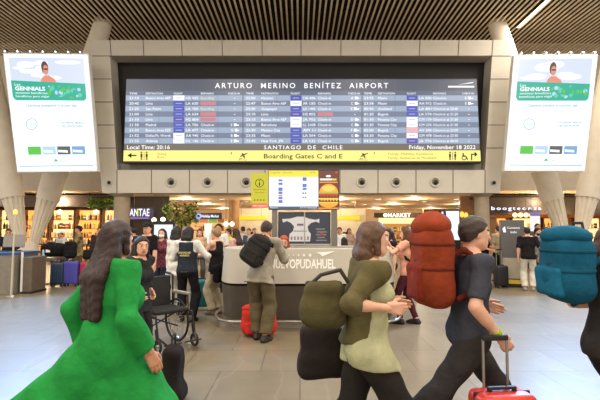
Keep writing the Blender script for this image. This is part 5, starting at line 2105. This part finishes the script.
# man with the huge rust red backpack
YR = 3.28
rm = person(px_at(466, YR), YR, RIGHTWARD + math.radians(4), 'man in a slate t-shirt striding right under a huge rust red backpack', H=1.75, sex='m', skin='light',
            hands={1: (.24, .10, .92), -1: (-.22, .20, 1.05)}, feet={1: (.08, -.56, .12, 0, .7), -1: (-.08, .30, 0, 0, -.1)}, lean=.06, hipz=.88, head=(0, .06), curl=(1.1, .5),
            top=dict(col='3f4048', sleeve=.42, hem=-.05, off=.018), bottom=dict(col='35312f', off=.022, flare=.02), shoes='b5382a', hair=dict(style='short', col='3a2a20', off=.012), lod=0,
            extra=lambda c: MB().cone(c['wr'][1] - c['hd'][1] * .05, c['wr'][1] - c['hd'][1] * .015, .036, .034, mat('wristband_lime', 'a9bf2a', .5), 20).build('wristband', None, c['root'], smooth=True))
soft_pack('backpack', 'huge rust red trekking backpack carried by the man in the slate t-shirt', 'backpack', (px_at(431, YR), YR, 1.385), Rm(math.pi / 2 + math.radians(4)), (.40, .235, .62), '86371f', .012, col2='7c2d1d', strapcol='5e241a', sh=.07)
# red suitcase rolling next to him
suitcase(px_at(496, 2.95), 2.93, math.radians(6), .62, .36, .22, 'c2331f', 'bright red suitcase rolling beside the man with the rust red backpack', handle=.30)

# walker with the teal backpack at the right edge
YT = 3.0
person(px_at(603, YT), YT, RIGHTWARD + math.radians(4), 'woman in a dark top and black leggings leaving at the right edge of the picture', H=1.68, sex='f', skin='light',
       hands={1: (.20, .10, 1.22), -1: (-.22, .2, 1.1)}, feet={1: (.07, -.20, .03, 0, .35), -1: (-.07, .36, 0, 0, -.1)}, lean=.08, hipz=.86, head=(0, .05), curl=(.9, .9),
       top=dict(col='3a3532', sleeve=.3, hem=-.06, off=.018), bottom=dict(col='2b2527', off=.008, flare=.004), shoes='25211f', hair=dict(style='pony', col='4a2f22'), lod=0)
soft_pack('backpack', 'teal blue backpack worn by the woman at the right edge', 'backpack', (px_at(565, YT), YT, 1.385), Rm(math.pi / 2 + math.radians(4)), (.36, .24, .46), '14526b', .011, col2='1b627e', strapcol='14485c', sh=.04)

# ---- at the desk
YD = 6.85
dm = person(px_at(260.5, YD), YD, math.radians(-12), 'man with a grey shirt and a black backpack leaning on the information desk', H=1.76, sex='m', skin='mid',
            hands={1: (.20, .40, 1.26), -1: (-.05, .46, 1.27)}, feet={1: (.10, -.10, 0, -.3, 0), -1: (-.06, .05, 0, .15, 0)}, lean=.20, side=.06, head=(-.15, .25), curl=(.4, .4), palms={1: (0, 0, -1), -1: (0, 0, -1)},
            top=dict(col='968d7d', sleeve=.97, hem=-.10, fl=.15, off=.03), bottom=dict(col='5d523b', off=.03, flare=.022), shoes='2a211b', hair=dict(style='short', col='33251c'), lod=0)
soft_pack('backpack', 'tilted black backpack on the back of the man at the desk', 'backpack', tuple(to_world(dm['root'], dm['sp'](.33, -.03, -.265))), Rm(math.pi + math.radians(-12), -.22, -.55), (.33, .18, .44), '2a2825', .011)
soft_pack('backpack', 'bright red backpack standing on the floor between the man and the desk', 'backpack', (px_at(259.5, 7.12), 7.12, .235), Rm(math.pi, 0, 0), (.52, .22, .44), 'c4342c', .012, straps=False)
person(px_at(284, 8.3), 8.34, math.pi * .9, 'red haired attendant seated behind the desk in front of the dark poster', H=1.62, sex='f', skin='light', hipz=.74,
       hands={1: (.2, .2, .95), -1: (-.2, .2, .95)}, feet={1: (.1, .32, .2, 0, 0), -1: (-.1, .32, .2, 0, 0)}, head=(.3, .3), top=dict(col='3a3a44', sleeve=1), bottom=dict(col='2a2a30'), hair=dict(style='long', col='a4481f', len=.3), lod=1)


# security man in a vest
def vest_extra(c):
    sp = c['sp']
    v = c['torso'](.036)
    v = clip(v, sp(-.02), -c['up'])
    v = clip(v, sp(.535), c['up'])
    v = sub(v, union([rbox(sp(.50, .225 * i, 0), V(.085, .3, .15), .05, c['RT']) for i in (1, -1)]))
    v = sub(v, ell(sp(.56, 0, .03), V(.075, .12, .09)))
    o = mesh_obj('vest', [(v, .014)], [cloth('2b3038')], c['root'])
    m = MB()
    for k, (t, w) in enumerate(((.33, .22), (.28, .17))):
        q = sp(t, 0, -.152)
        m.text(('SEGURIDAD', 'AEROPUERTO')[k], mat('vest_print', 'd9c27c', .6), 0, 0, 8, .032 / pxm(8), w / pxm(8), 'c', .03, depth=.0, world=Vector(q) + Vector((0, -.004, 0)))
    m.build('vest_lettering', None, o)
    MB().torus(Vector(sp(-.0, 0, 0)), .155, .012, 'z', DARK, 24, 6).build('belt', None, c['root'])


YS = 8.2
person(px_at(188, YS), YS, math.radians(-6), 'security man in a dark printed vest over a white shirt seen from behind', H=1.66, sex='m', skin='mid', hands={1: (.30, .30, 1.12), -1: (-.22, .26, 1.08)},
       feet={1: (.11, -.02, 0, -.3, 0), -1: (-.10, .03, 0, .3, 0)}, head=(-.25, .2), top=dict(col='d8d4cc', sleeve=.9, off=.02, hem=-.03, tuck=True), bottom=dict(col='1e1c1f', off=.02, flare=.018), shoes='15130f', hair=dict(style='bob', col='1d1614', len=.12), lod=1, extra=vest_extra)
person(px_at(177, 8.9), 8.9, math.radians(-30), 'person in a loose white shirt half hidden behind the security man', H=1.66, sex='f', skin='mid', top=dict(col='dcd7cd', sleeve=1, hem=-.14, fl=.17), bottom=dict(col='c3bcae', off=.03), hair=dict(style='bob', col='241a16'), lod=1)
person(px_at(217, 8.9), 8.9, math.radians(62), 'short haired blond woman in a black tank top beside the teal suitcase', H=1.63, sex='f', skin='light', hands={1: (.08, .42, 1.10), -1: (-.16, .40, 1.08)}, head=(.1, .1),
       top=dict(col='1f1c1d', tank=1, hem=-.10, fl=.13), bottom=dict(col='c4b193', off=.022, flare=.02), shoes='6d5a48', hair=dict(style='short', col='8f6a42', off=.016), lod=1)
suitcase(px_at(202, 9.3), 9.35, math.radians(8), .60, .42, .26, '0f6e72', 'teal suitcase standing between the security man and the woman in black', handle=.4)
soft_pack('handbag', 'black handbag hanging at the side of the woman in the tank top', 'bag', (px_at(221, 8.65), 8.62, .80), Rm(math.radians(62)), (.30, .14, .34), '1a1717', .014, False, False, hood=False)

# ---- wheelchair and its pusher behind the green coat
YW = 6.6
person(px_at(138, 5.3), 5.3, RIGHTWARD + math.radians(-25), 'dark haired woman in a charcoal jacket walking right just behind the green coat', H=1.56, sex='f', skin='light', hands={1: (.24, .22, .92), -1: (-.22, .0, .90)}, lean=.10, head=(-.5, .10), curl=(.6, .6),
       feet={1: (.08, .2, 0, 0, 0), -1: (-.08, -.22, .05, 0, .4)}, hipz=.80, top=dict(col='2c2a2b', sleeve=.97, hem=-.12, fl=.15), bottom=dict(col='24211f', off=.02), hair=dict(style='long', col='251a16', len=.34), lod=1)
wc_ = empty('wheelchair', (px_at(163, YW), YW, 0), -.75, 'empty black wheelchair with spoked wheels rolling right beside the green coat', 'wheelchair')
BLK = mat('chair_black', '1e1c1b', .6, var=.15)
for sy in (-.28, .28):
    w = empty('main_wheel', (-.05, sy, .30))
    w.parent = wc_
    MB().torus((0, 0, 0), .29, .017, 'y', BLK, 40, 8).build('tyre', None, w, smooth=True)
    MB().torus((0, -.03 if sy < 0 else .03, 0), .255, .009, 'y', STEEL, 40, 6).build('hand_rim', None, w, smooth=True)
    m = MB().cone((0, -.03, 0), (0, .03, 0), .03, .03, STEEL, 14)
    for k in range(20):
        a = 2 * math.pi * k / 20
        m.cone((0, .02 if k % 2 else -.02, 0), (.28 * math.cos(a), 0, .28 * math.sin(a)), .003, .003, STEEL, 4)
    m.build('spokes', None, w)
    cs = MB().torus((.40, sy, .09), .075, .018, 'y', BLK, 24, 8).cone((.40, sy - .02, .09), (.40, sy + .02, .09), .02, .02, STEEL, 10)
    cs.tube([Vector((.40, sy, .09)), Vector((.36, sy, .2)), Vector((.34, sy, .30))], .012, DARK, 8)
    cs.build('caster', None, wc_, smooth=True)
    MB().tube([Vector((-.26, sy, .95)), Vector((-.17, sy, .93)), Vector((-.17, sy, .46)), Vector((.34, sy, .46)), Vector((.40, sy, .20)), Vector((.52, sy * .8, .12))], .014, DARK, 8).build('side_frame', None, wc_, smooth=True)
    MB().bx(-.14, .26, sy - .03, sy + .03, .68, .72, mat('armrest_grey', '8d8678', .6)).build('armrest', None, wc_, bevel=.012)
    MB().tube([Vector((-.15, sy, .46)), Vector((-.12, sy, .68))], .01, DARK, 6).build('armrest_post', None, wc_)
    MB().tube([Vector((.24, sy, .46)), Vector((.22, sy, .68))], .01, DARK, 6).build('armrest_post', None, wc_)
    MB().tube([Vector((-.34, sy, .955)), Vector((-.24, sy, .95))], .019, BLK, 10).build('grip', None, wc_, smooth=True)
    MB().box((.55, sy * .55, .12), (.16, .17, .02), DARK, Matrix.Rotation(-.25, 3, 'Y')).build('foot_plate', None, wc_, bevel=.006)
MB().bx(-.17, .28, -.25, .25, .46, .52, BLK).build('seat', None, wc_, bevel=.02)
MB().box((-.185, 0, .72), (.04, .50, .42), BLK, Matrix.Rotation(-.06, 3, 'Y')).build('backrest', None, wc_, bevel=.015)
MB().tube([Vector((0, -.27, .22)), Vector((0, .27, .44))], .01, DARK, 6).tube([Vector((0, .27, .22)), Vector((0, -.27, .44))], .01, DARK, 6).build('cross_brace', None, wc_)
r = empty('carry_bag', (px_at(177, 4.5), 4.45, 0), 0, 'limp tall black carry bag standing in front of the wheelchair', 'bag')
cb = wrinkle(union([rbox(V(0, 0, .26), V(.085, .14, .26), .07), rbox(V(-.01, 0, .08), V(.11, .16, .08), .06)], .06), .007, 20, .5)
mesh_obj('bag_body', [(cb, .014)], [cloth('211c1a')], r)
MB().tube([Vector((0, -.07, .50)), Vector((0, -.05, .62)), Vector((0, .05, .62)), Vector((0, .07, .50))], .01, DARK, 8).build('handle', None, r)

# ---- left crowd
person(px_at(148, 9.6), 9.6, math.radians(150), 'man in a black t-shirt and dark cap standing right of the concrete column', H=1.74, sex='m', skin='light', head=(.35, .0), hands={1: (.26, .1, .92)},
       top=dict(col='1d1b1d', sleeve=.42, hem=-.07), bottom=dict(col='b3a78f', off=.025, flare=.02), shoes='3a3430', hair=dict(style='short', col='1d1512', cap='211f20', nopeak=False), lod=1)
person(px_at(164, 10.4), 10.3, math.radians(178), 'woman in a plum checked shirt and white mask before the lit totem', H=1.62, sex='f', skin='light', hands={1: (.14, .26, 1.06)}, mask=True,
       top=dict(col='6d2f3a', mat=plaid('plaid_plum', '7c3340', '4a2a34', 22), sleeve=.9, hem=-.10, fl=.14), bottom=dict(col='27303f', off=.014), shoes='d8d4cc', hair=dict(style='long', col='1e1513', len=.34), lod=1)
person(px_at(126, 11.0), 10.6, math.radians(165), 'woman in a light grey top with dark wavy hair by the concrete column', H=1.62, sex='f', skin='light', top=dict(col='9a948d', sleeve=.5, hem=-.08), bottom=dict(col='3d3a3c'), hair=dict(style='long', col='2b1d18', len=.32), lod=1)
person(px_at(134, 13.0), 13.0, math.radians(60), 'person in a dark blue jacket facing away behind the grey topped woman', H=1.66, sex='m', skin='mid', top=dict(col='26303f', sleeve=1), bottom=dict(col='2a2a2c'), hair=dict(style='short', col='1b1412'), lod=2)
person(px_at(78, 14.2), 14.3, math.radians(115), 'soldier in tan camouflage and a dark beret facing left behind the suitcases', H=1.70, sex='m', skin='mid', hands={1: (.12, .34, 1.05), -1: (-.2, .3, 1.0)},
       top=dict(col='8a7a52', mat=camo('camo_tan', ('8f7d55', '6f6242', '5a4d33')), sleeve=.95, hem=-.12, fl=.15, off=.03), bottom=dict(col='75683f', mat=camo('camo_trousers', ('8a7a55', '6f6242', '594c33')), off=.03, flare=.02), shoes='2a221a', hair=dict(style='short', col='1d1512', cap='23262a', nopeak=True), lod=1)
person(px_at(68, 15.6), 15.6, math.radians(150), 'person in a white cap and pale shirt bending over the duffel bag', H=1.60, sex='m', skin='mid', lean=.45, hands={1: (.15, .45, .95), -1: (-.15, .45, .95)}, top=dict(col='c9c6c4', sleeve=.5), bottom=dict(col='3a3f4c'), hair=dict(style='short', col='1d1512', cap='e4e4e6'), lod=2)
person(px_at(7, 13.2), 13.3, math.radians(-150), 'officer in a dark uniform behind the control monitor at the far left', H=1.62, sex='m', skin='mid', hands={1: (.2, .35, 1.05), -1: (-.2, .35, 1.05)}, head=(0, .2), top=dict(col='22252d', sleeve=1), bottom=dict(col='22252d'), hair=dict(style='short', col='1b1412'), lod=1)
person(px_at(100, 14.8), 14.8, math.radians(200), 'person in a dark brown coat standing beyond the crimson suitcase', H=1.66, sex='m', skin='mid', top=dict(col='3f332d', sleeve=1, hem=-.2, fl=.17), bottom=dict(col='2a2421'), hair=dict(style='short', col='1d1512'), lod=2)

# ---- crowd behind the desk
person(px_at(219, 12.0), 12.0, math.radians(170), 'black haired man in a white printed t-shirt behind the blond woman', H=1.74, sex='m', skin='mid', top=dict(col='e0ddd8', sleeve=.42), bottom=dict(col='33363f'), hair=dict(style='short', col='15100f', off=.016), lod=1)
person(px_at(228.5, 13.0), 13.0, math.radians(120), 'person in a fluorescent yellow green shirt behind the pink topped woman', H=1.62, sex='m', skin='mid', top=dict(col='b9d42a', sleeve=.5), bottom=dict(col='3a3a3a'), hair=dict(style='short', col='1d1512'), lod=2)
person(px_at(236, 11.2), 11.2, math.radians(65), 'long haired woman in a pale pink blouse near the left end of the desk', H=1.62, sex='f', skin='light', top=dict(col='d9a9a2', sleeve=.35), bottom=dict(col='4a4246'), hair=dict(style='long', col='35201a', len=.36, w=.055), lod=1)
person(px_at(200, 13.5), 13.5, math.radians(190), 'person in a tan top seen between the security man and the blond woman', H=1.60, sex='f', skin='light', top=dict(col='c4a482', sleeve=.5), bottom=dict(col='55504c'), hair=dict(style='bob', col='2a1d18'), lod=2)
person(px_at(170, 14.5), 14.5, math.radians(200), 'person in a red shirt right behind the lit totem', H=1.66, sex='m', skin='mid', top=dict(col='b02f2a', sleeve=.5), bottom=dict(col='3a3f4c'), hair=dict(style='short', col='1d1512'), lod=2)
for px, Y, col, c2, lab, rz in ((243, 17.5, 'c9c2ba', '2b1d18', 'queueing person in an off-white top left of the information sign', 40), (249, 16.4, '4a5566', '1d1512', 'queueing person in a slate blue top beside the off-white one', 170), (254.5, 18.2, 'd8cfc4', '3a281f', 'queueing person in a cream top under the yellow sign band', 200), (266, 19.5, '6b4a44', '241a16', 'queueing person in a maroon top behind the leaning man', 150)):
    person(px_at(px, Y), Y, math.radians(rz), lab, 'queue at the left counter', H=rnd.uniform(1.6, 1.72), sex=rnd.choice('mf'), skin=rnd.choice(['light', 'mid']), top=dict(col=col, sleeve=.5), bottom=dict(col='3c3a3e'), hair=dict(style='short', col=c2), lod=2)
person(px_at(339.5, 17.0), 17.0, math.radians(160), 'dark haired man in a white shirt standing right of the dark poster', H=1.66, sex='m', skin='mid', top=dict(col='e4e0da', sleeve=.9), bottom=dict(col='33363f'), hair=dict(style='short', col='17110f', off=.014), lod=1)
person(px_at(344, 11.5), 11.5, math.radians(10), 'woman with dark hair in a slate top seen from behind beyond the desk', H=1.40, sex='f', skin='light', top=dict(col='3d4450', sleeve=.9), bottom=dict(col='2d2d30'), hair=dict(style='bob', col='1a1311', off=.016), lod=1)
person(px_at(349, 19.0), 19.0, math.radians(190), 'person in a pinkish top far behind the slate topped woman', H=1.62, sex='f', skin='light', top=dict(col='c9a49a', sleeve=.5), bottom=dict(col='3a3a3a'), hair=dict(style='bob', col='241a16'), lod=2)
person(px_at(371, 15.0), 15.0, math.radians(150), 'person in a coral red shirt beyond the right end of the desk', H=1.62, sex='m', skin='light', top=dict(col='c9705c', sleeve=.5), bottom=dict(col='4a4a50'), hair=dict(style='short', col='3a281f'), lod=2)

# ---- woman in pink right of the desk
YP = 8.0
person(px_at(407, YP), YP, math.radians(58), 'woman in a salmon pink top and maroon leggings right of the desk', H=1.66, sex='f', skin='light', hands={1: (.10, .36, 1.31), -1: (-.2, .30, 1.31)}, head=(.1, .1),
       feet={1: (.08, -.12, 0, 0, 0), -1: (-.08, .12, 0, 0, 0)}, top=dict(col='d79a82', sleeve=.30, hem=-.05), bottom=dict(col='4d2229', off=.008, flare=.004), shoes='1f1b1a', hair=dict(style='long', col='5a3520', len=.34, w=.056), lod=1)
soft_pack('backpack', 'small beige backpack worn by the woman in salmon pink', 'backpack', (px_at(407, YP) + .20 * math.sin(math.radians(58)) + .02, YP - .20 * math.cos(math.radians(58)) - .02, 1.22), Rm(math.pi + math.radians(58)), (.24, .13, .32), 'b79a7c', .012)
person(px_at(391, 9.2), 9.4, math.radians(110), 'person in a dark top left of the woman in salmon pink', H=1.62, sex='f', skin='light', top=dict(col='2b2426', sleeve=.4), bottom=dict(col='352a2c'), hair=dict(style='long', col='2b1c16', len=.34), lod=1)
person(px_at(408, 16.5), 16.5, math.radians(200), 'dark haired person before the market shop', H=1.72, sex='m', skin='mid', top=dict(col='6b3d2e', sleeve=.5), bottom=dict(col='33302f'), hair=dict(style='short', col='1d1512'), lod=2)
person(px_at(450, 15.5), 15.5, math.radians(100), 'dark silhouette of a person passing before the pale lit screen', H=1.50, sex='f', skin='mid', top=dict(col='4a2f26', sleeve=1), bottom=dict(col='2b2625'), hair=dict(style='bob', col='2a1a13'), lod=2)

# ---- right crowd
person(px_at(484, 13.7), 13.7, math.radians(-120), 'woman in black with long dark hair holding the black suitcase', H=1.62, sex='f', skin='light', hands={1: (.2, .22, .98), -1: (-.2, .25, 1.05)}, head=(0, .3), top=dict(col='1f1c1e', sleeve=.5), bottom=dict(col='211e20'), shoes='d5d0c8', hair=dict(style='long', col='221714', len=.36), lod=1)
suitcase(px_at(495.5, 13.0), 12.75, math.radians(8), .60, .34, .24, '1f1d1f', 'black suitcase standing left of the grey directory totem', handle=.42)
person(px_at(498, 14.2), 14.2, math.radians(20), 'person in a khaki shirt seen from behind beside the directory totem', H=1.70, sex='m', skin='light', top=dict(col='a89a78', sleeve=.42, hem=-.08), bottom=dict(col='2b2826', off=.02), hair=dict(style='short', col='3a281f'), lod=1)
person(px_at(527, 12.2), 12.2, math.radians(-20), 'man in a black top and off-white trousers right of the directory totem', H=1.66, sex='m', skin='light', lean=.12, hands={1: (.28, .1, .95), -1: (-.24, .0, .85)}, top=dict(col='1c191a', sleeve=.5, hem=-.07, off=.034), bottom=dict(col='c9c2b4', off=.022, flare=.02), shoes='8a8278', hair=dict(style='short', col='201714'), lod=1)
person(px_at(536.5, 13.6), 13.6, math.radians(-150), 'bearded man in a grey shirt facing the man in off-white trousers', H=1.64, sex='m', skin='light', hands={1: (.2, .32, 1.1)}, head=(0, .1), top=dict(col='a7a29c', sleeve=.42), bottom=dict(col='3d4048'), hair=dict(style='short', col='17110f', beard=True, off=.015), lod=1)
person(px_at(546, 12.5), 12.5, math.radians(110), 'dark haired man in a pale blue shirt beside the bearded man', H=1.66, sex='m', skin='light', head=(0, .2), top=dict(col='8fa3bb', sleeve=.9), bottom=dict(col='2f3440'), hair=dict(style='short', col='1a1311', off=.015), lod=1)
person(px_at(537, 15.5), 15.5, math.radians(180), 'taller dark haired person behind the bearded man before the white poster', H=1.78, sex='m', skin='mid', top=dict(col='55504e', sleeve=.9), bottom=dict(col='33302f'), hair=dict(style='short', col='1d1512'), lod=2)
person(px_at(508, 20.5), 19.0, math.radians(160), 'shopper in a brown coat in front of the amber shelves', H=1.68, sex='m', skin='mid', top=dict(col='4a3a30', sleeve=1), bottom=dict(col='2d2a2a'), hair=dict(style='short', col='1d1512'), lod=2)
